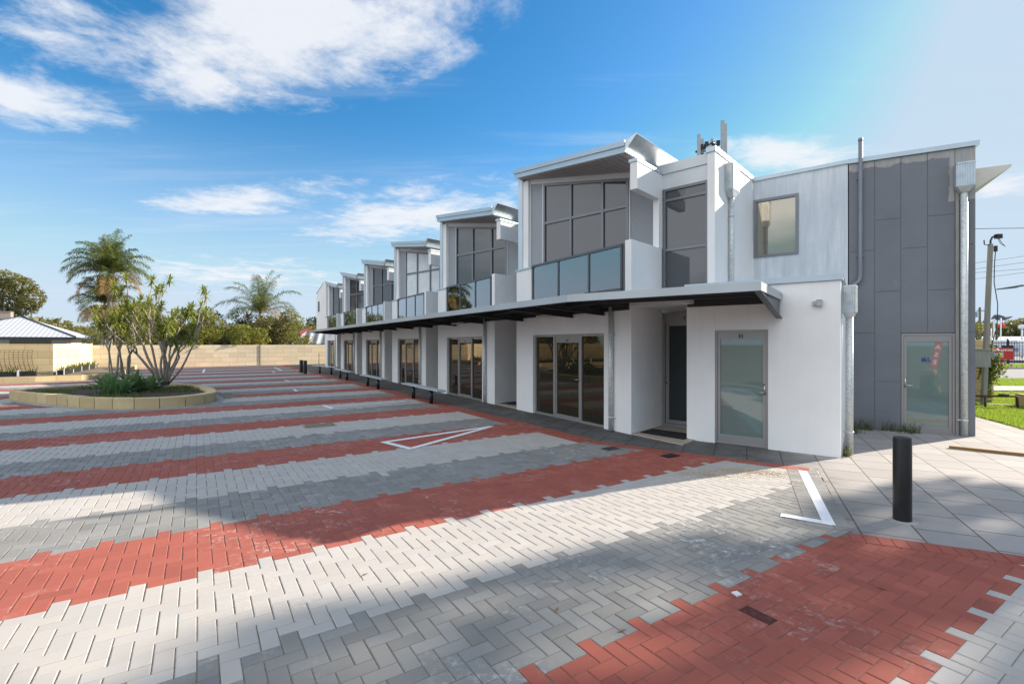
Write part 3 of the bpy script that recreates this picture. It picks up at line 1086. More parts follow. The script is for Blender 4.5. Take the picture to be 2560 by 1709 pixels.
    for s in pts:
        slab(rl, o, ux, s, s + 0.045, 2.72, 3.615, 0, 0.045, ni)
    rail = rl.build('balustrade', M['alud'], t)
    rp2 = MB()
    slab(rp2, o, ux, L, L + 0.10, 2.72, 3.66, 0.02, 0.07, ni)
    rp2.build('end_panel', M['alud'], rail)
    for s0, s1 in zip(pts[:-1], pts[1:]):
        g = MB()
        slab(g, o, ux, s0 + 0.05, s1 - 0.005, 2.81, 3.61, 0.018, 0.028, ni)
        g.build('glass_pane', M['bglass'], rail)
    # --- shopfront
    sf = MB()
    o = rw(0.765, 0.07)
    Wd = 2.575
    framed(sf, o, ux, Wd, 0.0, 1.93, 0.05, 0.07, ni)
    slab(sf, o, ux, 0.755, 0.835, 0.05, 1.88, 0, 0.07, ni)
    slab(sf, o, ux, 1.725, 1.79, 0.05, 1.88, 0, 0.07, ni)
    shop = sf.build('shopfront', M['shopalu'], t)
    for s0, s1 in ((0.05, 0.755), (1.79, Wd - 0.05)):
        g = MB()
        slab(g, o, ux, s0, s1, 0.05, 1.88, 0.03, 0.04, ni)
        g.build('pane', M['sglass'], shop)
    dr = MB()
    od = (o[0] + RHO.x * 0.835 + NIN.x * 0.012, o[1] + RHO.y * 0.835 + NIN.y * 0.012)
    framed(dr, od, ux, 0.89, 0.05, 1.88, 0.045, 0.045, ni)
    slab(dr, od, ux, 0.045, 0.845, 1.74, 1.835, 0, 0.045, ni)
    door = dr.build('shop_door', M['shopalu'], t)
    g = MB()
    slab(g, od, ux, 0.045, 0.845, 0.095, 1.74, 0.02, 0.03, ni)
    g.build('pane', M['sglass'], door)
    h = MB()
    q = lambda s, d, z: (od[0] + RHO.x * s + NIN.x * d, od[1] + RHO.y * s + NIN.y * d, z)
    h.tube([q(0.86, 0, 0.93), q(0.86, -0.05, 0.93), q(0.74, -0.055, 0.93)], 0.011, 8)
    h.build('handle', M['chrome'], door, True)
    rz = math.atan2(RHO.y, RHO.x)
    text('C%d' % (k + 1), 'door_number', 0.075, M['letter'], door, q(0.445, -0.004, 1.79), (R(90), 0, rz), 0.001)
    # --- downpipe on the front
    pc = rw(3.60, -0.055)
    dp = MB()
    dp.tube([(pc[0], pc[1], 0.0), (pc[0], pc[1], 2.5)], 0.046, 14)
    for zz_ in (0.27, 1.9):
        dp.tube([(pc[0], pc[1], zz_ - 0.012), (pc[0], pc[1], zz_ + 0.012)], 0.053, 14)
        pr = rw(3.60 + 0.085, -0.03)
        dp.tube([(pc[0], pc[1], zz_), (pr[0], pr[1], zz_)], 0.012, 6)
    dp.build('downpipe', M['galv'], t, True)
    pb = MB()
    pb.plan([(pc[0] + x, pc[1] + y) for x, y in ((-0.08, -0.06), (0.08, -0.06), (0.08, 0.06), (-0.08, 0.06))], 0.003, 0.008)
    pb.build('drain_cover', M['black'], t)
    # --- recessed entry with the tall window above it
    e = MB()
    e.box(3.95, 4.95, 0.215, 0.34, 2.40, 2.62)
    e.box(3.70, 5.02, 0.40, 0.56, 0, 5.1)
    e.build('recess_wall', M['white'], t)
    MB().plan([(C[0] + 0.002, C[1] - 0.02), (5.08, -1.43), (5.02, 0.21), (C[0] + 0.002, 0.21)], 2.42, 2.50).build('recess_ceiling', M['trimw'], t)
    MB().plan([(C[0] + 0.002, C[1] + 0.02), (5.06, -1.40), (5.02, 0.21), (C[0] + 0.002, 0.21)], -0.02, 0.022).build('porch_floor', M['beige'], t)
    df = MB()
    framed(df, (3.955, 0.16), (1, 0), 0.96, 0.02, 2.36, 0.055, 0.08, (0, 1))
    framed(df, (4.02, 0.175), (1, 0), 0.83, 0.08, 2.16, 0.075, 0.05, (0, 1))
    df.box(4.01, 4.86, 0.18, 0.225, 2.16, 2.305)
    ed = df.build('entry_door', M['shopalu'], t)
    MB().box(4.095, 4.775, 0.195, 0.205, 0.155, 2.085).build('pane', M['doorglass'], ed)
    h = MB()
    h.box(4.035, 4.06, 0.165, 0.176, 0.88, 1.06)
    h.tube([(4.048, 0.165, 0.93), (4.048, 0.125, 0.93), (4.16, 0.12, 0.93)], 0.010, 8)
    h.build('handle', M['chrome'], ed, True)
    text(str(k + 1), 'door_number', 0.11, M['letter'], ed, (4.42, 0.176, 2.235), (R(90), 0, 0), 0.001)
    tw = MB()
    framed(tw, (3.955, 0.195), (1, 0), 0.93, 2.62, 4.93, 0.05, 0.07, (0, 1))
    for z0 in (3.635, 4.665):
        tw.box(4.005, 4.835, 0.20, 0.26, z0, z0 + 0.05)
    twin = tw.build('stair_window', M['alu'], t)
    for z0, z1 in ((2.67, 3.635), (3.685, 4.665), (4.715, 4.88)):
        MB().box(4.005, 4.835, 0.232, 0.242, z0, z1).build('pane', M['uglass'], twin)
    hd = MB()
    hd.box(3.80, 4.905, 0.190, 0.40, 4.93, 5.235)
    hd.box(3.80, 4.905, 0.165, 0.42, 5.24, 5.44)
    hd.box(3.765, 4.99, 0.42, BK, 5.25, 5.40)
    hd.build('flat_roof', M['trimw'], t)
    if k == 2:
        MB().tube([(1.6, -0.12, 5.70), (1.6, -0.12, 5.755)], 0.11, 16).build('soffit_light', M['trimw'], t)
    return t


LAB = ['white terrace unit nearest the corner, beside door 1, with no bench before it',
       'second white terrace unit from the corner, first one with a bench in front',
       'third white terrace unit from the corner, with white curtains behind its upper panes',
       'fourth white terrace unit from the corner, between the curtained unit and the fifth',
       'fifth white terrace unit from the corner, next to the gabled end unit',
       'farthest white terrace unit, with a gabled white end wall']
for k in range(6):
    t = make_unit(k)
    t.location = (F0.x + PITCH.x * k, F0.y + PITCH.y * k, 0)
    tag(t, LAB[k], 'terrace house', 'two storey terrace units')
    if k == 5:
        # gable wall closing the far end
        g = MB()
        q0, q1 = (-0.07, 0.12), (-1.62, 0.12)
        g.extr([(q1[0], q1[1], 2.72), (q0[0], q0[1], 2.72), (q0[0], q0[1], 6.18), (-0.42, q0[1], 6.20), (q1[0], q1[1], 5.42)], (0, BK, 0))
        g.build('gable_wall', M['white'], t)
        MB().extr([(-1.64, 0.10, 5.43), (-0.42, 0.10, 6.21), (-0.42, 0.10, 6.27), (-1.64, 0.10, 5.49)], (0, BK, 0)).build('barge_flashing', M['flash'], t)
        MB().box(-1.35, -1.12, 0.105, 0.13, 4.1, 4.85).build('side_window', M['alud'], t)

# ------------------------------------------------------------------ corner block
cb = empty('corner_building', (F0.x, F0.y, 0), RZ)
tag(cb, 'white and slate grey corner block with the door marked S1', 'building')
SL, SR = Vector((4.906, -0.873)), Vector((7.187, -0.662))
se = (SR - SL).normalized()
sn = Vector((-se.y, se.x))


def sw(t, d=0.0):
    q = SL + se * t + sn * d
    return (q.x, q.y)


SLEN = (SR - SL).length
w = MB()
w.plan([sw(0), sw(0.481), sw(0.481, 0.22), (5.06, -0.2), (5.06, 0.2), (4.93, 0.2)], 0, 2.68)
w.plan([sw(1.307), sw(SLEN), (6.80, 2.56), (6.55, 2.56), sw(SLEN - 0.3, 0.22), sw(1.307, 0.22)], 0, 2.68)
w.plan([sw(0.481), sw(1.307), sw(1.307, 0.22), sw(0.481, 0.22)], 1.95, 2.68)
w.plan([sw(0.5, 0.24), sw(SLEN - 0.35, 0.24), (6.54, 2.5), (5.06, 2.4), (5.06, 0.24)], 2.45, 2.60)
w.build('ground_wall', M['white'], cb, bevel=0.006)
c_ = MB()
c_.plan([sw(-0.03, -0.03), sw(SLEN + 0.03, -0.03), (6.83, 2.56), (6.60, 2.56), sw(SLEN - 0.22, 0.2), sw(-0.03, 0.2)], 2.683, 2.775)
c_.build('parapet_cap', M['flash'], cb)
# party fin and tall side wall
f = MB()
f.plan([(4.905, 0.10), (5.05, 0.10), (5.05, 2.44), (4.905, 2.44)], 2.5, 5.42)
f.build('side_wall', M['white'], cb, bevel=0.006)
f = MB()
f.plan([(4.885, 0.075), (5.07, 0.075), (5.07, 2.44), (4.885, 2.44)], 5.42, 5.515)
f.build('side_wall_cap', M['flash'], cb)
# whitewashed upper wall with its window
UL, UR = Vector((5.05, 2.441)), Vector((6.8445, 2.5685))
ue = (UR - UL).normalized()
un = Vector((-ue.y, ue.x))
ULEN = (UR - UL).length


def uw(t, d=0.0):
    q = UL + ue * t + un * d
    return (q.x, q.y)


w = MB()
w.plan([uw(0), uw(0.02), uw(0.02, 0.2), uw(0, 0.2)], 2.5, 5.40)
w.plan([uw(0.905), uw(ULEN - 0.02), uw(ULEN - 0.02, 0.2), uw(0.905, 0.2)], 2.5, 5.40)
w.plan([uw(0.02), uw(0.905), uw(0.905, 0.2), uw(0.02, 0.2)], 2.5, 3.655)
w.plan([uw(0.02), uw(0.905), uw(0.905, 0.2), uw(0.02, 0.2)], 4.97, 5.40)
w.build('upper_wall', M['wash'], cb)
wf = MB()
framed(wf, uw(0.02, -0.02), (ue.x, ue.y), 0.885, 3.655, 4.97, 0.06, 0.08, (un.x, un.y))
win = wf.build('upper_window', M['alu'], cb)
g = MB()
slab(g, uw(0, 0.0), (ue.x, ue.y), 0.08, 0.845, 3.715, 4.91, 0.02, 0.03, (un.x, un.y))
g.build('pane', M['warmglass'], win)
# slate grey wall
grey = empty('grey_frame', (6.8445, 2.5685, 0), math.atan2(0.2494, 0.9684))
grey.parent = cb
bpy.context.view_layer.update()
gang = math.atan2(0.2494, 0.9684)
gc, gs = math.cos(gang), math.sin(gang)
bpy.data.objects.remove(grey)


def gobj(mb, name, m, parent=cb, **kw):
    """parts of the grey wall are modelled in the wall's own axes: x along, y inwards"""
    o = mb.build(name, m, parent, **kw)
    if parent is cb:
        o.location = (6.8445, 2.5685, 0)
        o.rotation_euler = (0, 0, gang)
    return o


GL = 1.936
w = MB()
XJ = [0.0, 0.424, 0.839, 1.246, 1.647, GL]
HJ = {0: [1.933, 3.59], 1: [0.971, 2.755, 4.18], 2: [3.58], 3: [2.745, 4.165], 4: [1.937, 3.57]}
for i in range(5):
    x0, x1 = XJ[i] + (0.006 if i else 0), XJ[i + 1] - (0.006 if i < 4 else 0)
    zs = [0.0] + HJ[i] + [5.385]
    for z0, z1 in zip(zs[:-1], zs[1:]):
        if i in (2, 3):
            z0 = max(z0, 1.925)
        if z0 < z1:
            w.box(x0, x1, 0, 0.03, z0 + (0.006 if z0 > 0.1 else 0), z1 - 0.006)
w.box(GL - 0.02, GL, 0.031, 5.0, 0, 5.385)
gobj(w, 'grey_wall', M['greywall'])
b = MB()
b.box(0.0, 0.845, 0.007, 0.2, 0, 5.38)
b.box(0.845, 1.65, 0.007, 0.2, 1.93, 5.38)
b.box(1.65, GL - 0.021, 0.007, 0.2, 0, 5.38)
gobj(b, 'joint_backing', plain('joint_sealant', (0.17, 0.17, 0.165), 0.8))
cap = MB()
cap.box(-0.02, GL + 0.05, -0.04, 0.25, 5.387, 5.475)
gobj(cap, 'roof_flashing', M['flash'])
cap = MB()
slab(cap, uw(0, 0), (ue.x, ue.y), 0.0, ULEN + 0.0, 5.40, 5.475, -0.035, 0.25, (un.x, un.y))
cap.build('roof_flashing', M['flash'], cb)
bk = MB()
bk.plan([(5.06, 2.66), (6.80, 2.78), (8.5, 3.4), (8.5, 9), (5.06, 9)], 2.7, 5.36)
bk.build('rear_building', M['conc'], cb)
# toilet door in the grey wall
d = MB()
framed(d, (0.849, 0.0), (1, 0), 0.798, 0.0, 1.915, 0.035, 0.08, (0, 1))
framed(d, (0.889, 0.012), (1, 0), 0.718, 0.015, 1.875, 0.045, 0.045, (0, 1))
d.box(0.934, 1.562, 0.015, 0.055, 1.765, 1.83)
d.box(0.934, 1.562, 0.015, 0.055, 0.06, 0.135)
dd = gobj(d, 'toilet_door', M['shopalu'])
MB().box(0.934, 1.562, 0.03, 0.04, 0.135, 1.765).build('pane', M['frost'], dd)
h = MB()
h.box(0.897, 0.922, 0.000, 0.011, 0.87, 1.05)
h.tube([(0.909, 0.0, 0.91), (0.909, -0.045, 0.91), (1.03, -0.05, 0.91)], 0.009, 8)
h.build('handle', M['chrome'], dd, True)
sg = MB()


def person_sign(x):
    sg.tube([(x, 0.024, 1.445), (x, 0.0275, 1.445)], 0.011, 10)
    sg.extr([(x - 0.017, 0.026, 1.405), (x - 0.006, 0.026, 1.365), (x + 0.006, 0.026, 1.365), (x + 0.017, 0.026, 1.405), (x + 0.010, 0.026, 1.43), (x - 0.010, 0.026, 1.43)], (0, 0.003, 0))


person_sign(1.177)
person_sign(1.213)
sg.tube([(1.262, 0.024, 1.447), (1.262, 0.0275, 1.447)], 0.010, 10)
sg.extr([(1.257, 0.026, 1.435), (1.268, 0.026, 1.435), (1.270, 0.026, 1.405), (1.290, 0.026, 1.402), (1.300, 0.026, 1.372), (1.292, 0.026, 1.370), (1.282, 0.026, 1.394), (1.257, 0.026, 1.394)], (0, 0.003, 0))
ring = [(1.263 + 0.024 * math.cos(a), 0.027, 1.393 + 0.024 * math.sin(a)) for a in np.linspace(R(130), R(350), 12)]
sg.tube(ring, 0.004, 5)
sg.build('toilet_sign', M['blue'], dd)
# downpipes with ribbed rainwater heads


def rain_head(mb, cx, cy, z0, z1, zt, wx, wy, pr):
    """ribbed box with a collar and a tapered outlet"""
    n = 7
    mb.box(cx - wx / 2, cx + wx / 2, cy - wy / 2, cy + wy / 2, z0, z1 - 0.03)
    for i in range(n):
        x = cx - wx / 2 + (i + 0.5) * wx / n
        for s in (-1, 1):
            mb.box(x - 0.007, x + 0.007, cy + s * wy / 2 - 0.012, cy + s * wy / 2 + 0.012, z0 + 0.004, z1 - 0.032)
    for i in range(n):
        y = cy - wy / 2 + (i + 0.5) * wy / n
        for s in (-1, 1):
            mb.box(cx + s * wx / 2 - 0.012, cx + s * wx / 2 + 0.012, y - 0.007, y + 0.007, z0 + 0.004, z1 - 0.032)
    mb.box(cx - wx / 2 - 0.012, cx + wx / 2 + 0.012, cy - wy / 2 - 0.012, cy + wy / 2 + 0.012, z1 - 0.03, z1)
    mb.frus((cx, cy, zt), (pr * 2.1, pr * 2.1), (cx, cy, z0), (wx, wy))


def downpipe(parent_fn, cx, cy, z_out, r, wx, wy, z0, z1, clip, base_z=0.0):
    p = MB()
    p.tube([(cx, cy, base_z), (cx, cy, z_out + 0.01)], r, 16)
    for zc in clip:
        p.tube([(cx, cy, zc - 0.014), (cx, cy, zc + 0.014)], r * 1.14, 16)
        p.tube([(cx - r, cy, zc), (cx - r - 0.05, cy + 0.02, zc)], 0.013, 6)
    pipe = parent_fn(p, 'downpipe', M['galv'], smooth=True)
    hmb = MB()
    rain_head(hmb, cx, cy, z0, z1, z_out, wx, wy, r)
    hmb.build('rainwater_head', M['galvrib'], pipe)
    return pipe


cbobj = lambda mb, name, m, **kw: mb.build(name, m, cb, **kw)
downpipe(cbobj, 5.115, 0.84, 4.66, 0.047, 0.17, 0.40, 4.80, 5.32, (3.45, 4.3), 2.6)
downpipe(cbobj, 7.245, -0.30, 2.13, 0.050, 0.16, 0.20, 2.20, 2.62, (0.35,))
downpipe(gobj, 1.755, -0.095, 4.52, 0.052, 0.25, 0.17, 4.63, 5.07, (0.30,))
tr = MB()
tr.box(1.655, 1.70, -0.025, -0.002, 0, 4.55)
gobj(tr, 'cover_strip', M['conc'])
# second white pipe beside the corner
p = MB()
p.tube([(7.17, -0.50, 0), (7.17, -0.50, 2.1)], 0.022, 10)
p.build('conduit', M['trimw'], cb, True)
# vent pipe
p = MB()
p.tube([(0.185, -0.05, 5.86), (0.185, -0.05, 3.08), (0.16, -0.05, 2.98), (0.02, -0.06, 2.86), (-0.1, -0.06, 2.76)], 0.036, 12)
p.tube([(0.185, -0.05, 5.80), (0.185, -0.05, 5.84)], 0.043, 12)
for zc in (5.05, 3.48):
    p.box(0.13, 0.24, -0.055, -0.001, zc - 0.012, zc + 0.012)
gobj(p, 'vent_pipe', M['greywall'] if False else plain('painted_vent_pipe', (0.20, 0.215, 0.24), 0.5), smooth=True)
# S1 door
d = MB()
dx, dn = (se.x, se.y), (sn.x, sn.y)
framed(d, sw(0.483, 0.03), dx, 0.822, 0.008, 1.945, 0.03, 0.08, dn)
framed(d, sw(0.517, 0.042), dx, 0.754, 0.03, 1.91, 0.045, 0.045, dn)
slab(d, sw(0.517, 0.042), dx, 0.045, 0.709, 1.80, 1.865, 0, 0.045, dn)
slab(d, sw(0.517, 0.042), dx, 0.045, 0.709, 0.075, 0.16, 0, 0.045, dn)
sd_ = d.build('store_door', M['shopalu'], cb)
g = MB()
slab(g, sw(0.517, 0.042), dx, 0.045, 0.709, 0.16, 1.80, 0.02, 0.03, dn)
g.build('pane', M['frost'], sd_)
h = MB()
slab(h, sw(1.238, 0.03), dx, 0, 0.026, 0.88, 1.06, 0, 0.012, dn)
h.tube([sw(1.25, 0.03) + (0.92,), sw(1.25, -0.02) + (0.92,), sw(1.13, -0.025) + (0.92,)], 0.010, 8)
h.build('handle', M['chrome'], sd_, True)
text('S1', 'door_number', 0.085, M['letter'], sd_, sw(0.896, 0.036) + (1.845,), (R(90), 0, math.atan2(se.y, se.x)), 0.001)
# wall light
l = MB()
slab(l, sw(1.925), dx, 0, 0.07, 2.31, 2.375, -0.05, -0.002, dn)
slab(l, sw(1.985), dx, 0, 0.07, 2.30, 2.385, -0.09, -0.012, dn)
slab(l, sw(1.985), dx, -0.005, 0.075, 2.385, 2.392, -0.10, -0.002, dn)
l.build('security_light', M['panelgrey'], cb, bevel=0.006)
# awning towards the street, behind the grey wall
a_ = MB()
a_.extr([(GL + 0.02, 0.4, 4.62), (GL + 0.62, 0.4, 5.03), (GL + 0.62, 0.4, 5.07), (GL + 0.02, 0.4, 5.07)], (0, 2.0, 0))
gobj(a_, 'street_awning', M['cream'])

# ------------------------------------------------------------------ canopy along the whole front
cy_ = empty('canopy', (F0.x, F0.y, 0), RZ)
tag(cy_, 'long pale grey steel awning over the shopfronts with dark underside brackets', 'canopy')
CZ = 2.535
kb = rw(4.33, -1.70)                                     # where the front edge bends
far = rw(-22.2, -1.70)
eR = sw(1.513, -0.02)
tip = (SL + se * 1.53 - sn * 1.80)
tip = (tip.x, tip.y)
fs = MB()


def ribbon(mb, pts, z0, z1, t):
    for p, q in zip(pts[:-1], pts[1:]):
        d_ = (Vector(q) - Vector(p)).normalized()
        n_ = Vector((-d_.y, d_.x)) * t
        mb.plan([p, q, (Vector(q) + n_)[:], (Vector(p) + n_)[:]], z0, z1)


ribbon(fs, [far, kb], CZ - 0.118, CZ, 0.03)
ribbon(fs, [kb, tip], CZ - 0.118, CZ, 0.03)
ribbon(fs, [tip, eR], CZ - 0.118, CZ, 0.03)
ribbon(fs, [rw(-22.2, -0.05), far], CZ - 0.118, CZ, 0.03)
fs.build('fascia', M['fascia'], cy_)
sh = MB()
sh.plan([rw(-22.15, -1.66), (kb[0], kb[1] + 0.04), (tip[0] - 0.04, tip[1] + 0.05), sw(1.46, -0.02), sw(0.0, -0.02), rw(4.98, 0.5), rw(4.98, 0.0), rw(-22.15, -0.03)], CZ - 0.035, CZ - 0.012)
sh.build('roof_sheet', M['steel'], cy_)
br = MB()
k_ = 0
pos = [-20.6 + i * 1.76 * 1.5 for i in range(10)]


def ibeam(p, q, h0, h1, z):
    """tapering cantilever between wall point p and front point q"""
    d_ = (Vector(q) - Vector(p))
    n_ = Vector((-d_.y, d_.x)).normalized()
    for w_, zz0, zz1 in ((0.006, None, None), (0.045, 0, 0.010), (0.045, -1, 0)):
        a, b = Vector(p), Vector(q)
        if zz0 is None:
            poly = [(a[0], a[1], z), (b[0], b[1], z), (b[0], b[1], z - h1), (a[0], a[1], z - h0)]
            br.extr([(x - n_.x * w_, y - n_.y * w_, zz) for x, y, zz in poly], (n_.x * 2 * w_, n_.y * 2 * w_, 0))
        else:
            za, zb = (z, z) if zz0 == 0 else (z - h0, z - h1)
            poly = [(a[0], a[1], za), (b[0], b[1], zb), (b[0], b[1], zb - 0.010), (a[0], a[1], za - 0.010)]
            br.extr([(x - n_.x * w_, y - n_.y * w_, zz) for x, y, zz in poly], (n_.x * 2 * w_, n_.y * 2 * w_, 0))
    return br


NB = 0
for s in [-21.9 + i * 2.02 for i in range(13)] + [3.35]:
    br = MB()
    ibeam(rw(s, -0.002), rw(s, -1.66), 0.20, 0.09, CZ - 0.04)
    br.build('bracket', M['steel'], cy_)
br = MB()
e0 = SL + se * 1.47
e1 = e0 - sn * 1.76
ibeam((e0 - sn * 0.004)[:], e1[:], 0.36, 0.06, CZ - 0.04)
br.build('bracket', M['alud'], cy_)
pu = MB()
for dd_ in (-1.55, -0.95, -0.35):
    ribbon(pu, [rw(-22.1, dd_), rw(4.2, dd_)], CZ - 0.115, CZ - 0.037, 0.05)
for dd_ in (-1.55, -0.9):
    pu.plan([rw(4.25, dd_), (SL + se * 1.44 + sn * (dd_ - 0.0))[:], (SL + se * 1.44 + sn * (dd_ + 0.05))[:], rw(4.25, dd_ + 0.05)], CZ - 0.115, CZ - 0.037)
ribbon(pu, [rw(-22.1, -0.065), rw(4.05, -0.065)], CZ - 0.175, CZ - 0.037, 0.06)
ribbon(pu, [sw(0.03, -0.065), sw(1.46, -0.065)], CZ - 0.165, CZ - 0.037, 0.06)
pu.build('purlin', M['steel'], cy_)
for k in range(6):
    for s in (1.75,):
        l = MB()
        q = [rw(s - 5.284 * k - 0.55, -0.20), rw(s - 5.284 * k + 0.55, -0.20), rw(s - 5.284 * k + 0.55, -0.08), rw(s - 5.284 * k - 0.55, -0.08)]
        l.plan(q, CZ - 0.20, CZ - 0.15)
        l.build('batten_light', M['cream'], cy_)

# ------------------------------------------------------------------ benches, bollards, mats
def make_bench():
    t = empty('bench')
    tp = MB()
    for i in range(3):
        y0 = -0.135 + i * 0.093
        tp.box(-1.5, 1.5, y0, y0 + 0.084, 0.405, 0.44)
    tp.box(-1.46, -1.40, -0.13, 0.135, 0.385, 0.404)
    tp.box(1.40, 1.46, -0.13, 0.135, 0.385, 0.404)
    tp.build('seat', plain('pale_bench_slat', (0.55, 0.60, 0.64), 0.4, 0.3), t, bevel=0.006)
    for x in (-0.735, 0.735):
        l = MB()
        l.tube([(x, 0, 0), (x, 0, 0.39)], 0.055, 18)
        l.box(x - 0.12, x + 0.12, -0.1, 0.1, 0.39, 0.404)
        l.build('leg', M['black'], t, True)
    return t


bl = ['galvanised slat bench nearest the camera, on two black posts', 'second galvanised slat bench along the shopfronts, in front of the curtained unit',
      'third galvanised slat bench along the shopfronts, before the fourth unit', 'farthest galvanised slat bench, close to the pair of black bollards']
bpos = [(-2.70, 14.50), (-5.43, 18.85), (-8.1, 23.25), (-10.55, 27.35)]
b0 = make_bench()
for i, (x, y) in enumerate(bpos):
    o = b0 if i == 0 else copy_tree(b0)
    o.location = (x, y, 0.003)
    o.rotation_euler = (0, 0, math.atan2(-PITCH.y, -PITCH.x) + (0.25 if i == 3 else 0))
    tag(o, bl[i], 'bench', 'benches along the shopfronts')


def make_bollard(x, y, h, r, lab, foot=False):
    t = empty('bollard', (x, y, 0.002))
    m = MB()
    m.tube([(0, 0, 0), (0, 0, h - 0.012), (0, 0, h - 0.003), (0, 0, h)], [r, r, r - 0.002, r - 0.012], 32)
    m.build('post', M['black'], t, True).modifiers.new('edge', 'EDGE_SPLIT')
    c = MB()
    c.tube([(0, 0, h - 0.05), (0, 0, h - 0.045)], r + 0.0015, 32)
    c.build('cap_seam', M['steel'], t)
    if foot:
        f_ = MB()
        f_.tube([(0, 0, 0.0), (0, 0, 0.006)], [r + 0.05, r + 0.03], 24)
        f_.build('mortar_collar', M['conc'], t)
    tag(t, lab, 'bollard', 'black steel bollards')


make_bollard(3.81, 4.72, 0.81, 0.076, 'tall black bollard standing on the flags near the camera', True)
make_bollard(-12.4, 28.45, 0.75, 0.10, 'left one of the two far black bollards near the benches')
make_bollard(-11.72, 27.4, 0.75, 0.10, 'right one of the two far black bollards near the benches')


def matobj(k, lab):
    o = MB()
    o.plan([(4.02, -0.93), (4.92, -1.02), (4.92, -0.05 - 0.4), (4.02, -0.42)], 0.024, 0.036)
    m = o.build('door_mat', M['blackmat'])
    m.location = (F0.x + PITCH.x * k, F0.y + PITCH.y * k, 0)
    m.rotation_euler = (0, 0, RZ)
    tag(m, lab, 'door mat', 'black door mats in the entry recesses')


matobj(0, 'black rubber door mat in the entry recess of door 1')
matobj(1, 'black door mat in the second entry recess, left of the nearest shopfront')

# drains and cover plates
def plate(x, y, w_, d_, rz, name, m, lab, cat, bars=0):
    t = empty(name, (x, y, 0.003), rz)
    f_ = MB()
    if bars:
        f_.box(-w_ / 2, w_ / 2, -d_ / 2, -d_ / 2 + 0.02, 0, 0.008)
        f_.box(-w_ / 2, w_ / 2, d_ / 2 - 0.02, d_ / 2, 0, 0.008)
        f_.box(-w_ / 2, -w_ / 2 + 0.02, -d_ / 2, d_ / 2, 0, 0.0075)
        f_.box(w_ / 2 - 0.02, w_ / 2, -d_ / 2, d_ / 2, 0, 0.0075)
        f_.build('frame', m, t)
        g = MB()
        for i in range(bars):
            x0 = -w_ / 2 + 0.03 + i * (w_ - 0.06) / bars
            g.box(x0, x0 + 0.014, -d_ / 2 + 0.02, d_ / 2 - 0.02, 0, 0.0065)
        g.build('grating', m, t)
        MB().box(-w_ / 2 + 0.02, w_ / 2 - 0.02, -d_ / 2 + 0.02, d_ / 2 - 0.02, -0.001, 0.001).build('pit', M['mulch'], t)
    else:
        f_.box(-w_ / 2, w_ / 2, -d_ / 2, d_ / 2, 0, 0.007)
        f_.build('frame', m, t)
        MB().box(-w_ / 2 + 0.015, w_ / 2 - 0.015, -d_ / 2 + 0.015, d_ / 2 - 0.015, 0.0065, 0.009).build('lid', M['blackmat'], t)
    tag(t, lab, cat)


ga = math.atan2(GB.y, GB.x)
plate(-4.05, 10.15, 0.62, 0.42, ga, 'drain_grate', plain('pale_grate_iron', (0.34, 0.31, 0.22), 0.7, 0.3), 'rectangular iron drain grate in a red paver band', 'drain', 16)
plate(1.62, 7.93, 0.27, 0.17, ga, 'drain_grate', M['black'], 'open black drain pit in the pale pavers by the shop path', 'drain', 8)
plate(2.42, 7.42, 0.27, 0.17, ga, 'cover_plate', M['black'], 'solid black cover plate set in the red pavers', 'cover plate')
# little ceramic peg left on the red pavers
o = MB().plan([(1.53, 3.29), (1.575, 3.31), (1.56, 3.355), (1.515, 3.34)], 0.002, 0.012).build('paving_chip', M['sticker'])
tag(o, 'small white chip lying on the near red pavers', 'stone chip')
# yellow sand swept over the pavers
V, Q = [], []
for i in range(2600):
    a = rng.normal(0, 1, 2)
    cx, cy = [(3.05, 6.55), (2.55, 6.35), (3.35, 6.42)][int(rng.integers(0, 3))]
    x, y = cx + a[0] * 0.26 + a[1] * 0.03, cy + a[1] * 0.085 - a[0] * 0.06
    s = 0.002 + 0.006 * rng.random() ** 2
    th = rng.random() * 6.28
    p = [(x + s * math.cos(th + j * 1.57), y + s * math.sin(th + j * 1.57)) for j in range(4)]
    i0 = len(V)
    V += [(q[0], q[1], 0.0005) for q in p] + [(x, y, 0.0015 + s * 0.5)]
    Q += [(i0, i0 + 1, i0 + 4), (i0 + 1, i0 + 2, i0 + 4), (i0 + 2, i0 + 3, i0 + 4), (i0 + 3, i0, i0 + 4)]
o = np_mesh('spilt_sand', V, Q, [M['sandpile']])
o['kind'] = 'stuff'
tag(o, 'yellow sand scattered over the pale pavers near door S1', 'sand')


# ------------------------------------------------------------------ limestone walls at the back and left
def lwall(name, p, q, h, t, m, lab, cat='wall', z=0.0, cap=None):
    p, q = Vector(p), Vector(q)
    d_ = q - p
    o = MB()
    o.box(0, d_.length, 0, t, z, h)
    ob = o.build(name, m, None, bevel=0.012)
    ob.location = (p.x, p.y, 0)
    ob.rotation_euler = (0, 0, math.atan2(d_.y, d_.x))
    tag(ob, lab, cat)
    return ob


lwall('boundary_wall', (-28.1, 32.2), (-10.5, 44.0), 1.60, 0.35, M['limew'], 'long cream limestone block wall closing the far end of the car park')
lwall('boundary_wall', (-23.0, 24.25), (-28.1, 32.4), 1.69, 0.3, M['limew'], 'sunlit limestone wall running back behind the planter, covered by wire trellis')
lwall('boundary_wall', (-40.0, 13.0), (-23.0, 24.25), 1.69, 0.3, M['limes'], 'shaded limestone wall at the left edge behind the bent wire mesh')
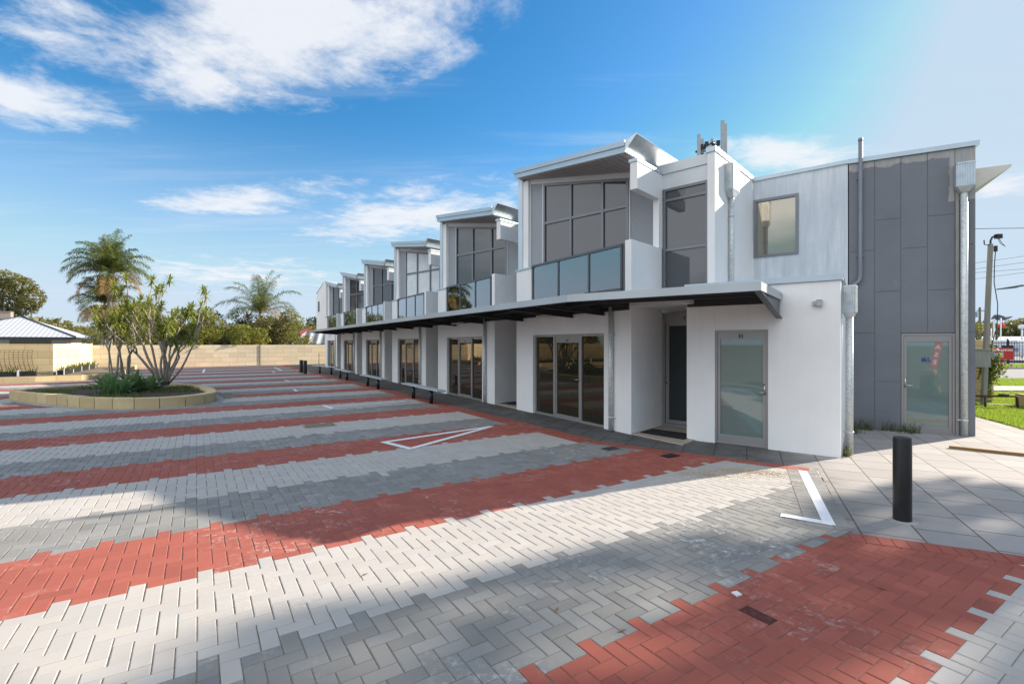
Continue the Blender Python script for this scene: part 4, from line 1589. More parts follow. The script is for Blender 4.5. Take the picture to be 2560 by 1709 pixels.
# joint post in the far wall, and a thin stake
o = MB().box(-0.018, 0.018, -0.012, 0.03, 0, 1.6).build('expansion_joint', M['steel'])
o.location = (-19.7, 37.80, 0)
o.rotation_euler = (0, 0, R(33.8))
tag(o, 'thin dark joint strip down the far limestone wall', 'joint strip')
o = MB().tube([(-14.45, 36.2, 0), (-14.45, 36.2, 0.9), (-14.45, 36.2, 1.0)], [0.02, 0.02, 0.012], 6).build('garden_stake', M['wire'])
tag(o, 'slim rusty stake standing before the far limestone wall', 'stake')


def mesh_panel(p, q, z0, z1, off, nv, nh, bow, m, r=0.012):
    t = MB()
    p, q = Vector(p), Vector(q)
    d_ = (q - p)
    n_ = Vector((d_.y, -d_.x)).normalized()
    for i in range(nv):
        s = i / (nv - 1)
        pts = []
        for j in range(7):
            u = j / 6
            b = off + bow * math.sin(u * math.pi * 0.9) * 0.4
            sh = bow * 0.9 * (1 - u) ** 1.5 * 0.6
            x = p + d_ * s + n_ * b + d_.normalized() * (sh - 0.35 * bow * (1 - u))
            pts.append((x.x, x.y, z0 + (z1 - z0) * u))
        t.tube(pts, r, 4, False)
    for j in range(nh):
        u = j / (nh - 1)
        b = off + bow * math.sin(u * math.pi * 0.9) * 0.4
        a0, a1 = p + n_ * b, q + n_ * b
        t.tube([(a0.x, a0.y, z0 + (z1 - z0) * u), (a1.x, a1.y, z0 + (z1 - z0) * u)], r * 0.8, 4, False)
    return t.build('trellis', m)


o = mesh_panel((-31.0, 18.70), (-23.45, 23.70), 0.38, 1.40, 0.10, 58, 10, 0.45, M['wire'], 0.010)
tag(o, 'bent rusty wire mesh leaning on the shaded left wall', 'trellis')
o = mesh_panel((-23.25, 24.9), (-27.9, 32.3), 0.42, 1.50, -0.10, 5, 13, 0.0, plain('cream_trellis_wire', (0.62, 0.50, 0.34), 0.8), 0.012)
tag(o, 'straight wire trellis on the sunlit side wall', 'trellis')
# garden bed along those walls
KP = [(-33.0, 13.6), (-22.4, 20.6), (-21.2, 21.5), (-20.2, 22.7), (-20.1, 24.2), (-21.2, 26.4), (-25.9, 33.4)]
kb_ = empty('garden_bed', (0, 0, 0))
m = MB()
for p, q in zip(KP[:-1], KP[1:]):
    d_ = Vector(q) - Vector(p)
    n_ = Vector((-d_.y, d_.x)).normalized() * 0.22
    m.plan([p, q, (Vector(q) + n_)[:], (Vector(p) + n_)[:]], 0, 0.24)
m.build('kerb', M['limek'], kb_)
MB().plan([(x - 0.1, y + 0.1) for x, y in KP] + [(-28.1, 32.1), (-23.0, 24.2), (-39, 13.5)], 0.0, 0.15).build('soil', M['earth'], kb_)
tag(kb_, 'narrow garden bed with a low limestone kerb along the left walls', 'garden bed')
# low black edging trays with white pegs
for p, q, lab in (((-33.0, 16.9), (-23.2, 23.6), 'row of black plastic trays with white pegs before the shaded left wall'),
                  ((-22.7, 24.3), (-26.9, 31.2), 'row of black plastic trays with white pegs before the sunlit side wall')):
    t = empty('planter_trough', (p[0], p[1], 0), math.atan2(q[1] - p[1], q[0] - p[0]))
    L = (Vector(q) - Vector(p)).length
    m = MB()
    n = int(L / 0.62)
    for i in range(n):
        x0 = i * L / n
        m.box(x0 + 0.01, x0 + L / n - 0.01, -0.12, 0.12, 0.12, 0.37)
    m.build('tray', M['plastic'], t)
    pg = MB()
    for i in range(0, n, 3):
        pg.box(i * L / n - 0.035, i * L / n + 0.035, -0.15, -0.125, 0.12, 0.45)
        pg.box(i * L / n - 0.035, i * L / n + 0.035, 0.125, 0.15, 0.12, 0.45)
    pg.build('peg', M['trimw'], t)
    gv, gq = [], []
    for i in range(int(L * 28)):
        x, y = rng.random() * L, rng.normal(0, 0.09)
        hgt = 0.10 + 0.22 * rng.random() ** 2
        a = rng.random() * 6.28
        dx_, dy_ = 0.035 * math.cos(a), 0.035 * math.sin(a)
        lx, ly = rng.normal(0, 0.06, 2)
        i0 = len(gv)
        gv += [(x - dx_, y - dy_, 0.34), (x + dx_, y + dy_, 0.34), (x + lx + dx_ * 0.3, y + ly + dy_ * 0.3, 0.35 + hgt), (x + lx - dx_ * 0.3, y + ly - dy_ * 0.3, 0.35 + hgt)]
        gq.append((i0, i0 + 1, i0 + 2, i0 + 3))
    np_mesh('seedlings', gv, gq, [M['weed']], None, t)['kind'] = 'stuff'
    tag(t, lab, 'planter', 'black edging trays')

# ------------------------------------------------------------------ planter island
ISL = [(-15.25, 14.72), (-13.0, 13.6), (-11.5, 12.93), (-10.35, 12.66), (-9.6, 12.74), (-9.2, 12.95), (-8.9, 13.3), (-8.74, 13.8), (-8.85, 14.45), (-9.55, 15.5), (-10.7, 16.7), (-12.3, 17.6), (-13.8, 17.7), (-14.9, 17.2), (-15.5, 16.1), (-15.55, 15.2)]


def smooth_loop(P, n=6):
    out_ = []
    N = len(P)
    for i in range(N):
        p0, p1, p2, p3 = [Vector(P[(i + j) % N]) for j in (-1, 0, 1, 2)]
        for k in range(n):
            t = k / n
            out_.append(0.5 * ((2 * p1) + (p2 - p0) * t + (2 * p0 - 5 * p1 + 4 * p2 - p3) * t * t + (3 * p1 - p0 - 3 * p2 + p3) * t ** 3))
    return out_


loop = smooth_loop(ISL)
cen = sum(loop, Vector((0, 0))) / len(loop)
pl = empty('planter', (cen.x, cen.y, 0))
rel = [p - cen for p in loop]
inn = [p * (1 - 0.30 / p.length) for p in rel]
acc = [0.0]
for i in range(len(rel)):
    acc.append(acc[-1] + (rel[(i + 1) % len(rel)] - rel[i]).length)
# cut the ring into separate blocks, each its own island with a slight gap
def at(s, ring_):
    s %= acc[-1]
    for i in range(len(rel)):
        if acc[i + 1] >= s:
            u = (s - acc[i]) / max(1e-6, acc[i + 1] - acc[i])
            return ring_[i].lerp(ring_[(i + 1) % len(rel)], u)
    return ring_[0]


kbm = MB()
nb = 32
for k in range(nb):
    s0, s1 = acc[-1] * k / nb + 0.006, acc[-1] * (k + 1) / nb - 0.006
    outer = [at(s0 + (s1 - s0) * j / 4, rel) for j in range(5)]
    inner = [at(s0 + (s1 - s0) * j / 4, inn) for j in range(4, -1, -1)]
    kbm.plan([p[:] for p in outer + inner], 0.0, 0.285 + random.gauss(0, 0.004))
mk, nt, bs = base('planter_block')
g_ = nd(nt, 'ShaderNodeNewGeometry')
c = mixcol(nt, g_.outputs['Random Per Island'], (0.46, 0.34, 0.17), (0.60, 0.47, 0.26))
c = mixcol(nt, mth(nt, 'MULTIPLY', noise(nt, coords(nt), 3.0, 6, 0.65, 0.4, 0.7), 0.4), c, (0.38, 0.26, 0.12))
nt.links.new(c, bs.inputs['Base Color'])
bs.inputs['Roughness'].default_value = 0.92
bump(nt, bs, noise(nt, coords(nt), 35, 5, 0.7), 0.4, 0.01)
kbm.build('kerb', mk, pl, bevel=0.012)
jm = MB()
jm.plan([(p * 0.997)[:] for p in rel], 0.0, 0.20)
jm.build('soil', M['mulch'], pl)
apron = MB()
apron.plan([(p * (1 + 0.22 / p.length))[:] for p in rel], -0.006, 0.003)
apron.build('mortar_apron', M['conc'], pl)
tag(pl, 'leaf shaped planter bed ringed with cream limestone blocks', 'planter')

# ------------------------------------------------------------------ plants
def leaf_quads(pts, size, droop=0.3, aspect=0.55, normal_bias=None):
    n = len(pts)
    s = size * (0.6 + 0.8 * rng.random(n))
    d1 = rng.normal(0, 1, (n, 3))
    d1[:, 2] -= droop
    d1 /= np.linalg.norm(d1, axis=1, keepdims=True)
    d2 = rng.normal(0, 1, (n, 3))
    d2 -= (d2 * d1).sum(1, keepdims=True) * d1
    d2 /= np.linalg.norm(d2, axis=1, keepdims=True)
    a, b = d1 * s[:, None], d2 * (s * aspect)[:, None]
    v = np.stack([pts - a * 0.5, pts + b * 0.5, pts + a * 0.5, pts - b * 0.5], 1)
    q = np.arange(n * 4).reshape(n, 4)
    return v.reshape(-1, 3), q


def crown_points(blobs, per):
    out_ = []
    for (x, y, z, rx, ry, rz_) in blobs:
        n = int(per * (rx * ry + ry * rz_ + rx * rz_) / 3 * 1.0)
        d_ = rng.normal(0, 1, (n, 3))
        d_ /= np.linalg.norm(d_, axis=1, keepdims=True)
        r_ = (0.55 + 0.5 * rng.random(n)) ** 0.6
        r_ *= 1 + 0.16 * np.sin(d_[:, 0] * 7 + x) * np.cos(d_[:, 2] * 6 + y)
        out_.append(np.stack([x + d_[:, 0] * rx * r_, y + d_[:, 1] * ry * r_, z + d_[:, 2] * rz_ * r_], 1))
    return np.concatenate(out_)


def make_tree(name, x, y, h, blobs, m, lab, leaf=0.3, per=260, trunk=0.2, cat='tree', group=None, bark='bark', aspect=0.5):
    """blobs are clumps (dx, dy, z, rx, ry, rz) hung on limbs that rise from one trunk"""
    t = empty(name, (x, y, 0))
    tk = MB()
    fork = h * 0.30
    tk.tube([(0, 0, -0.1), (0.03 * h * 0.2, 0, fork * 0.5), (0, 0.02, fork)], [trunk, trunk * 0.8, trunk * 0.65], 8)
    for (dx_, dy_, z, rx, ry, rz_) in blobs:
        mid = (dx_ * 0.35 + random.gauss(0, 0.1), dy_ * 0.35, fork + (z - fork) * 0.55)
        tk.tube([(0, 0.02, fork - 0.1), mid, (dx_ * 0.9, dy_ * 0.9, z)], [trunk * 0.5, trunk * 0.3, trunk * 0.08], 6)
    tk.build('trunk', M[bark], t, True)
    v, q = leaf_quads(crown_points(blobs, per), leaf, 0.3, aspect)
    np_mesh('crown', v, q, [m], None, t)
    tag(t, lab, cat, group)
    return t


def blobs_for(w_, h0, h1, n, seed, depth=None):
    r_ = random.Random(seed)
    out_ = []
    depth = depth or w_
    for i in range(n):
        a = r_.random() * 6.28
        rad = (r_.random() ** 0.5) * 0.72
        z = h0 + (h1 - h0) * (0.12 + 0.76 * r_.random())
        k = 1 - 0.45 * abs((z - (h0 + h1) * 0.48) / (h1 - h0)) * 2
        s = (0.24 + 0.18 * r_.random()) * w_
        out_.append((math.cos(a) * rad * w_ * k, math.sin(a) * rad * depth * k, z, s, s, s * 0.72))
    return out_


def frond(V, Q, MI, base_p, az, el, L, droop, nleaf, ll, mi, curl=1.0, wid=0.032):
    pts, d_ = [], Vector((math.cos(az) * math.cos(el), math.sin(az) * math.cos(el), math.sin(el)))
    p = Vector(base_p)
    n = 12
    for i in range(n + 1):
        pts.append((p.copy(), d_.copy()))
        p += d_ * (L / n)
        d_.z -= droop / n * (0.4 + 1.5 * i / n)
        d_.normalize()
    # rachis as a thin ribbon
    for i in range(n):
        (a, da), (b, db) = pts[i], pts[i + 1]
        s = da.cross(Vector((0, 0, 1)))
        s = (s.normalized() if s.length > 1e-4 else Vector((1, 0, 0))) * (0.035 * (1 - i / n) + 0.008)
        i0 = len(V)
        V += [a - s, a + s, b + s, b - s]
        Q.append((i0, i0 + 1, i0 + 2, i0 + 3))
        MI.append(mi)
    for k in range(nleaf):
        u = 0.10 + 0.90 * k / nleaf
        f_ = u * n
        i = min(n - 1, int(f_))
        a = pts[i][0].lerp(pts[i + 1][0], f_ - i)
        dd_ = pts[i][1]
        s = dd_.cross(Vector((0, 0, 1)))
        s = s.normalized() if s.length > 1e-4 else Vector((1, 0, 0))
        upv = s.cross(dd_)
        ln = ll * (0.45 + 0.9 * math.sin(math.pi * min(1, u * 0.85 + 0.12)))
        for sg_ in (-1, 1):
            dir_ = (s * sg_ * (0.9 + random.gauss(0, 0.12)) + dd_ * (0.55 + random.gauss(0, 0.12)) + upv * random.gauss(0.25, 0.2)).normalized()
            m1 = a + dir_ * ln * 0.5
            tip_ = a + dir_ * ln * 0.95 + Vector((0, 0, -ln * 0.45 * curl))
            wv = dd_ * wid * 0.5
            i0 = len(V)
            V += [a - wv, a + wv, m1 + wv, m1 - wv]
            Q.append((i0, i0 + 1, i0 + 2, i0 + 3))
            MI.append(mi)
            V += [m1 - wv, m1 + wv, tip_ + wv * 0.2, tip_ - wv * 0.2]
            Q.append((i0 + 4, i0 + 5, i0 + 6, i0 + 7))
            MI.append(mi)


def make_palm(x, y, h, r, spread, nf, lab, dry=4, yellow=0, lean=(0, 0), seed=1, nleaf=46, ll=0.55, group=None):
    random.seed(seed)
    t = empty('palm_tree', (x, y, 0))
    tk = MB()
    path = [(lean[0] * u * u, lean[1] * u * u, h * u) for u in np.linspace(0, 1, 12)]
    tk.tube(path, [r * (1.25 - 0.45 * i / 11 + 0.05 * math.sin(i * 2.1)) for i in range(12)], 10)
    for i in range(9):   # old leaf bases
        a = i * 2.4
        z = h - 0.15 - 0.09 * i
        tk.tube([(lean[0] + r * 0.6 * math.cos(a), lean[1] + r * 0.6 * math.sin(a), z - 0.2), (lean[0] + r * 2.2 * math.cos(a), lean[1] + r * 2.2 * math.sin(a), z + 0.25)], [r * 0.5, r * 0.12], 5)
    tk.build('trunk', M['palmbark'], t, True)
    V, Q, MI = [], [], []
    top = (lean[0], lean[1], h)
    for i in range(nf):
        az = i * 2.39996 + random.gauss(0, 0.12)
        u = i / nf
        el = R(82 - 62 * u) + random.gauss(0, 0.05)
        frond(V, Q, MI, top, az, el, spread * (0.85 + 0.3 * random.random()), 1.5 + 0.5 * u, nleaf, ll, 1 if u > 0.84 and i % 2 == 0 else 0)
    for i in range(dry):
        az = i * 2 * math.pi / max(1, dry) + 0.5
        frond(V, Q, MI, (top[0], top[1], top[2] - 0.15), az, R(-2), spread * 0.9, 2.4, nleaf, ll * 0.9, 1)
    for i in range(yellow):
        frond(V, Q, MI, top, 0.4 + i * 1.1, R(74), spread * 0.9, 0.9, nleaf, ll * 0.7, 2, 0.4, 0.08)
    V = np.array([tuple(p) for p in V])
    np_mesh('crown', V, np.array(Q), [M['palm'], M['palmdry'], M['palmyel']], MI, t)
    tag(t, lab, 'palm tree', group)
    return t


make_palm(-30.0, 36.0, 6.9, 0.17, 3.0, 34, 'tall green feather palm with dry brown lower fronds behind the left wall corner', 4, 0, (0.1, 0), 11, 70, 0.62)
make_palm(-30.9, 36.6, 4.7, 0.16, 2.4, 18, 'shorter yellow and brown palm in front of the tall palm behind the left wall', 9, 3, (0.1, 0), 12, 60, 0.58)
make_palm(-25.0, 48.0, 4.6, 0.20, 4.3, 20, 'drooping dark green palm rising above the trees behind the far wall', 2, 0, (0, 0), 15, 60, 0.8)

make_tree('gum_tree', -61.2, 58, 12, [(-5.4, 0, 9.0, 1.9, 1.9, 1.2), (-3.2, 0, 9.7, 1.7, 1.7, 1.1), (-1.2, 0.4, 8.6, 1.5, 1.5, 1.3), (0.6, -0.4, 9.2, 1.6, 1.6, 1.2), (2.4, -0.2, 8.6, 1.4, 1.4, 1.2), (3.5, 0.2, 7.2, 1.2, 1.3, 1.4), (2.2, 0.6, 6.2, 1.4, 1.3, 1.0), (0.2, 0.8, 6.6, 1.5, 1.4, 1.1), (-2.4, 0.2, 7.0, 1.7, 1.5, 1.2), (-4.8, 0.4, 6.8, 1.9, 1.6, 1.3), (0.9, 0.2, 4.8, 1.3, 1.2, 0.8)],
          M['gum'], 'large olive green gum tree at the left edge above the grey roof', 0.30, 560, 0.4)
make_tree('gum_tree', -58, 76, 8, blobs_for(6.0, 1.5, 7.8, 15, 3), M['gum'], 'hazy gum tree behind the grey hip roof, left of the palms', 0.36, 170, 0.3)
make_tree('gum_tree', -66, 88, 7, blobs_for(6.0, 1.5, 6.6, 13, 33), M['dark'], 'low dull tree right behind the grey roof ridge', 0.36, 170, 0.3)
make_tree('tree', -47.5, 60, 5, blobs_for(3.6, 0.8, 5.2, 11, 4), M['gum'], 'small feathery tree just left of the palm trunks', 0.28, 190, 0.15)
make_tree('shrub', -23.6, 36.8, 4.6, blobs_for(1.9, 1.2, 4.35, 16, 5), M['bush'], 'rounded yellow green bush behind the far wall beside the planter canes', 0.15, 900, 0.12, 'shrub')
make_tree('shrub', -21.2, 38.6, 4.0, blobs_for(2.0, 0.8, 3.3, 12, 6), M['bush'], 'low olive bush leaning over the far wall, right of the rounded bush', 0.16, 700, 0.12, 'shrub')
make_tree('tree', -26.6, 46, 5, blobs_for(3.6, 1.0, 4.7, 15, 8), M['dark'], 'dark spreading tree left of the drooping palm behind the far wall', 0.22, 420, 0.18)
make_tree('tree', -21.6, 44.5, 5.6, blobs_for(2.9, 0.8, 5.1, 16, 9), M['gum'], 'bushy tree with reddish fruit right of the drooping palm', 0.20, 480, 0.18)
make_tree('tree', -18.9, 43.5, 4.4, blobs_for(1.7, 0.8, 4.4, 10, 19), M['bush'], 'sprawling light green tree beside the shed behind the far wall', 0.17, 560, 0.15)
make_tree('tree', -23.5, 61, 7, blobs_for(2.7, 1.5, 6.3, 13, 10), M['dark'], 'dark tree rising right beside the gabled end unit', 0.25, 420, 0.2)
make_tree('shrub', -40.5, 48, 3, blobs_for(2.6, 0.8, 3.0, 9, 20), M['gum'], 'scruffy hedge plant above the sunlit side wall', 0.17, 480, 0.1, 'shrub')
make_tree('shrub', -36.5, 48, 3, blobs_for(2.4, 0.8, 2.9, 9, 21), M['bush'], 'scruffy hedge plant between the palm trunks and the grey roof', 0.17, 480, 0.1, 'shrub')
make_tree('shrub', -31.0, 45, 3, blobs_for(2.4, 0.8, 3.0, 9, 22), M['dark'], 'scruffy hedge plant under the brown tiled roof', 0.17, 480, 0.1, 'shrub')

# distant belt of suburbia trees at the horizon
bp = []
for i in range(150):
    az = R(-68 + 130 * i / 150 + random.gauss(0, 0.6))
    dist = random.uniform(150, 260)
    s = random.uniform(3.5, 6.5)
    bp.append((math.sin(az) * dist, math.cos(az) * dist, s * 0.62, s * 1.5, s * 1.5, s * 0.75))
v, q = leaf_quads(crown_points(bp, 22), 1.5)
o = np_mesh('distant_trees', v, q, [M['gum']])
o['kind'] = 'stuff'
tag(o, 'far belt of trees along the horizon', 'trees')


def dracaena(x, y, lab, stems, seed, tall, spread, th):
    """multi-stemmed dragon tree: forked canes each ending in a tuft of sword leaves"""
    r_ = random.Random(seed)
    t = empty('dragon_tree', (x, y, 0.18))
    tk = MB()
    tips = []
    tk.tube([(0, 0, -0.1), (0, 0, 0.08), (0.0, 0.0, 0.30)], [th * 2.6, th * 2.0, th * 1.5], 10)

    def grow(p, d_, L, rad, depth):
        pts, rr = [p.copy()], [rad]
        n = 5
        for i in range(n):
            d_ = (d_ + Vector((r_.gauss(0, 0.12), r_.gauss(0, 0.12), 0.09))).normalized()
            p = p + d_ * (L / n)
            pts.append(p.copy())
            rr.append(rad * (1 - 0.28 * (i + 1) / n))
        tk.tube(pts, rr, 7)
        if depth <= 0:
            tips.append((p, d_))
            return
        kids_ = 2 if r_.random() < 0.8 else 3
        for k in range(kids_):
            a = r_.random() * 6.28
            nd_ = (d_ * 1.0 + Vector((math.cos(a), math.sin(a), 0.25)) * 0.52).normalized()
            if depth <= 1 and r_.random() < 0.2:
                tips.append((p, d_))
                continue
            grow(p, nd_, L * r_.uniform(0.45, 0.85), rr[-1] * 0.80, depth - 1 if r_.random() < 0.85 else 0)

    for i in range(stems):
        a = 2 * math.pi * i / stems + r_.gauss(0, 0.25)
        tilt = r_.uniform(0.15, 0.85) * spread
        d_ = Vector((math.cos(a) * tilt, math.sin(a) * tilt, 1)).normalized()
        grow(Vector((0.06 * math.cos(a), 0.06 * math.sin(a), 0.15)), d_, tall * r_.uniform(0.36, 0.58), th * r_.uniform(0.55, 0.85), 2)
    tk.build('cane', M['bark_pale'], t, True)
    V, Q, MI = [], [], []
    for p, d_ in tips:
        n = r_.randint(22, 32)
        L0 = r_.uniform(0.21, 0.33)
        for i in range(n):
            u = i / n
            az = i * 2.39996
            e = R(78 - 130 * u)
            s1 = d_.orthogonal().normalized()
            s2 = d_.cross(s1)
            dir_ = (d_ * math.sin(e) + (s1 * math.cos(az) + s2 * math.sin(az)) * math.cos(e)).normalized()
            side = dir_.cross(Vector((0, 0, 1)))
            side = (side.normalized() if side.length > 1e-3 else Vector((1, 0, 0))) * 0.024
            L = L0 * r_.uniform(0.8, 1.15)
            b_ = p - d_ * 0.07 * u
            m1 = b_ + dir_ * L * 0.55
            tp_ = b_ + dir_ * L + Vector((0, 0, -0.10 * L * (1 + u)))
            i0 = len(V)
            V += [b_ - side * 0.8, b_ + side * 0.8, m1 + side, m1 - side, m1 - side, m1 + side, tp_ + side * 0.1, tp_ - side * 0.1]
            Q += [(i0, i0 + 1, i0 + 2, i0 + 3), (i0 + 4, i0 + 5, i0 + 6, i0 + 7)]
            dead = 1 if (u > 0.9 and r_.random() < 0.3) else 0
            MI += [dead, dead]
    np_mesh('leaves', np.array([tuple(p) for p in V]), np.array(Q), [M['drac'], M['palmyel']], MI, t)
    tag(t, lab, 'dragon tree', 'dragon trees in the planter')
    return t


dracaena(-11.60, 16.15, 'widest pale stemmed dragon tree, at the right of the planter', 13, 38, 2.9, 1.0, 0.060)
dracaena(-13.15, 16.5, 'slender dragon tree in the middle of the planter', 4, 42, 2.3, 0.40, 0.055)
dracaena(-12.95, 15.7, 'tall thin dragon tree at the left of the planter, before the palms', 3, 54, 2.5, 0.36, 0.046)


def agave(x, y, s, n, lab, seed):
    r_ = random.Random(seed)
    V, Q = [], []
    for i in range(n):
        az = i * 2.39996 + r_.gauss(0, 0.1)
        u = i / n
        e = R(80 - 68 * u)
        d_ = Vector((math.cos(az) * math.cos(e), math.sin(az) * math.cos(e), math.sin(e)))
        sd2 = Vector((-math.sin(az), math.cos(az), 0))
        L = s * r_.uniform(0.8, 1.1)
        prev = None
        for j in range(6):
            w_ = 0.085 * s * 2 * math.sin(math.pi * (0.18 + 0.82 * j / 5) * 0.98) * (1 if j < 5 else 0.1) * 0.9 + 0.004
            c_2 = Vector((0, 0, 0.02)) + d_ * L * j / 5 + Vector((0, 0, -0.16 * L * (j / 5) ** 2))
            cur = (c_2 - sd2 * w_ + Vector((0, 0, w_ * 0.4)), c_2, c_2 + sd2 * w_ + Vector((0, 0, w_ * 0.4)))
            if prev:
                for k in (0, 1):
                    i0 = len(V)
                    V += [prev[k], prev[k + 1], cur[k + 1], cur[k]]
                    Q.append((i0, i0 + 1, i0 + 2, i0 + 3))
            prev = cur
    bm_v = np.array([tuple(p) for p in V])
    o = np_mesh('agave', bm_v, np.array(Q), [M['agave']])
    # weld each leaf so that it shades and tints as one blade
    bm = bmesh.new()
    bm.from_mesh(o.data)
    bmesh.ops.remove_doubles(bm, verts=bm.verts, dist=0.0004)
    bm.to_mesh(o.data)
    bm.free()
    o.location = (x, y, 0.20)
    tag(o, lab, 'agave', 'agaves in the planter')


for i, (x, y, s, lab) in enumerate([(-12.33, 14.9, 0.72, 'front left broad leaved agave in the planter'), (-11.71, 14.55, 0.60, 'agave second from the left at the front of the planter'),
                                    (-12.04, 15.4, 0.78, 'big blue green agave in the middle of the planter'), (-11.55, 15.45, 0.62, 'agave next to the wide dragon tree trunk'),
                                    (-12.75, 15.15, 0.60, 'agave at the foot of the thin dragon tree'), (-12.6, 15.9, 0.55, 'small agave between the middle dragon tree stems')]):
    agave(x, y, s, 20, lab, 60 + i)


def blades(name, pts, m, hgt, wid, lab, cat, z0=0.0, lean=0.3, kind='stuff'):
    V, Q = [], []
    n = len(pts)
    pts = np.asarray(pts)
    a = rng.random(n) * 6.28
    hh = hgt * (0.45 + 0.8 * rng.random(n))
    dx_, dy_ = np.cos(a) * wid, np.sin(a) * wid
    lx, ly = rng.normal(0, lean, n) * hh, rng.normal(0, lean, n) * hh
    x, y = pts[:, 0], pts[:, 1]
    z = np.full(n, z0)
    v = np.stack([np.stack([x - dx_, y - dy_, z], 1), np.stack([x + dx_, y + dy_, z], 1),
                  np.stack([x + lx + dx_ * 0.25, y + ly + dy_ * 0.25, z + hh], 1), np.stack([x + lx - dx_ * 0.25, y + ly - dy_ * 0.25, z + hh], 1)], 1).reshape(-1, 3)
    o = np_mesh(name, v, np.arange(4 * n).reshape(n, 4), [m])
    if kind:
        o['kind'] = kind
    tag(o, lab, cat)
    return o


# ground cover in the planter and the upright tuft at its front
gpnts = []
while len(gpnts) < 2600:
    p = (rng.uniform(-15.3, -9.0), rng.uniform(13.0, 17.4))
    if inside([(q * 0.88 + cen)[:] for q in rel], np.array([p[0]]), np.array([p[1]]))[0]:
        k = math.sin(p[0] * 2.1) + math.cos(p[1] * 2.7 + p[0])
        if k > 0.1:
            gpnts.append(p)
blades('ground_cover', gpnts, M['weed'], 0.10, 0.012, 'patchy low ground cover on the planter soil', 'ground cover', 0.195, 0.6)
tp_ = rng.normal(0, 0.13, (200, 2)) + np.array([-11.75, 14.2])
blades('grass_tuft', tp_, plain('tuft_green', (0.07, 0.15, 0.03), 0.6), 0.42, 0.009, 'upright fresh green tuft at the front of the planter', 'grass tuft', 0.19, 0.22, None)

# ------------------------------------------------------------------ houses behind the walls
def hip_house(name, cx, cy, w_, d_, eave, apex, rz, wallm, roofm, lab, ridge=0.0):
    t = empty(name, (cx, cy, 0), rz)
    b = MB()
    b.box(-w_ / 2 + 0.6, w_ / 2 - 0.6, -d_ / 2 + 0.6, d_ / 2 - 0.6, 0, eave)
    b.build('wall', wallm, t)
    r = MB()
    h = ridge / 2
    x, y = w_ / 2, d_ / 2
    r.add([(-x, -y, eave), (x, -y, eave), (x, y, eave), (-x, y, eave), (-h, 0, apex), (h, 0, apex), (-x, -y, eave - 0.02), (x, -y, eave - 0.02), (x, y, eave - 0.02), (-x, y, eave - 0.02)],
          [(0, 1, 5, 4), (1, 2, 5), (2, 3, 4, 5), (3, 0, 4), (9, 8, 7, 6), (0, 6, 7, 1), (1, 7, 8, 2), (2, 8, 9, 3), (3, 9, 6, 0)])
    roof = r.build('roof', roofm, t)
    f_ = MB()
    f_.box(-x - 0.08, x + 0.08, -y - 0.08, -y - 0.002, eave - 0.24, eave - 0.01)
    f_.box(x + 0.002, x + 0.08, -y, y, eave - 0.24, eave - 0.012)
    f_.box(-x - 0.08, -x - 0.002, -y, y, eave - 0.24, eave - 0.012)
    f_.build('gutter', M['slate'], roof)
    hc = MB()
    for sx, sy in ((1, -1), (-1, -1)):
        hc.tube([(sx * x, sy * y, eave + 0.02), (sx * h, 0, apex + 0.03)], 0.10, 6)
    hc.build('hip_cap', M['slate'], roof)
    tag(t, lab, 'house')
    return t


hs_ = hip_house('house', -51.1, 50.4, 10.4, 16.5, 2.33, 4.50, R(35), M['cream'], M['houseroof'], 'low house with a grey corrugated hip roof behind the left wall')
for x0, x1, m in ((-4.2, -2.6, 'sglass'), (-2.2, -1.0, 'sglass'), (0.6, 3.4, 'sglass')):
    o = MB().box(x0, x1, -7.68, -7.655, 0.6, 2.05).build('window', M[m], hs_)
ac = MB()
ac.box(-2.0, -0.9, 0.4, 1.5, 4.28, 4.95)
ac.box(-2.05, -0.85, 0.35, 1.55, 4.952, 5.03)
ac.box(-1.8, -1.1, 0.6, 1.3, 3.6, 4.278)
ac.build('roof_cooler', M['taupe'], hs_)
hip_house('house', -45.5, 76, 12, 12, 2.4, 4.4, R(20), M['cream'], M['brownroof'], 'house with a brown tiled roof seen between the planter canes', 3)
hip_house('house', -29.5, 78, 9, 9, 3.0, 5.4, R(10), M['cream'], M['redroof'], 'house with a bright red tiled roof beside the far shed', 1)
sh_ = empty('shed', (-16.4, 46.5, 0), R(14))
b = MB()
b.extr([(-4.2, 0, 0), (4.2, 0, 0), (4.2, 0, 1.75), (0, 0, 1.75), (-4.2, 0, 1.75)], (0, 4, 0))
b.build('wall', plain('pale_shed_wall', (0.55, 0.56, 0.55), 0.7), sh_)
r = MB()
r.add([(-4.4, -0.3, 1.68), (4.4, -0.3, 1.68), (4.4, 2.0, 2.9), (-3.5, 2.0, 2.9), (-4.4, 4.3, 1.68), (4.4, 4.3, 1.68)], [(0, 1, 2, 3), (3, 2, 5, 4), (0, 3, 4), (1, 5, 2), (0, 4, 5, 1)])
r.build('roof', M['shedroof'], sh_)
tag(sh_, 'low shed with a pale ribbed roof behind the right end of the far wall', 'shed')
# timber pole behind the grey house
o = MB()
o.tube([(-52.3, 74, 0), (-52.0, 74, 7.0)], [0.17, 0.13], 8)
o.box(-52.9, -51.1, 73.93, 74.07, 6.4, 6.55)
tag(o.build('power_pole', M['hardwood'], None), 'distant timber power pole above the grey hip roof', 'power pole')
o = MB()
for dz in (6.55, 6.3):
    o.tube([(-52, 74, dz), (-30, 88, dz - 1.0), (-5, 104, dz + 0.2)], 0.018, 4)
tag(o.build('power_line', M['cable'], None), 'thin power lines behind the palms', 'power line')

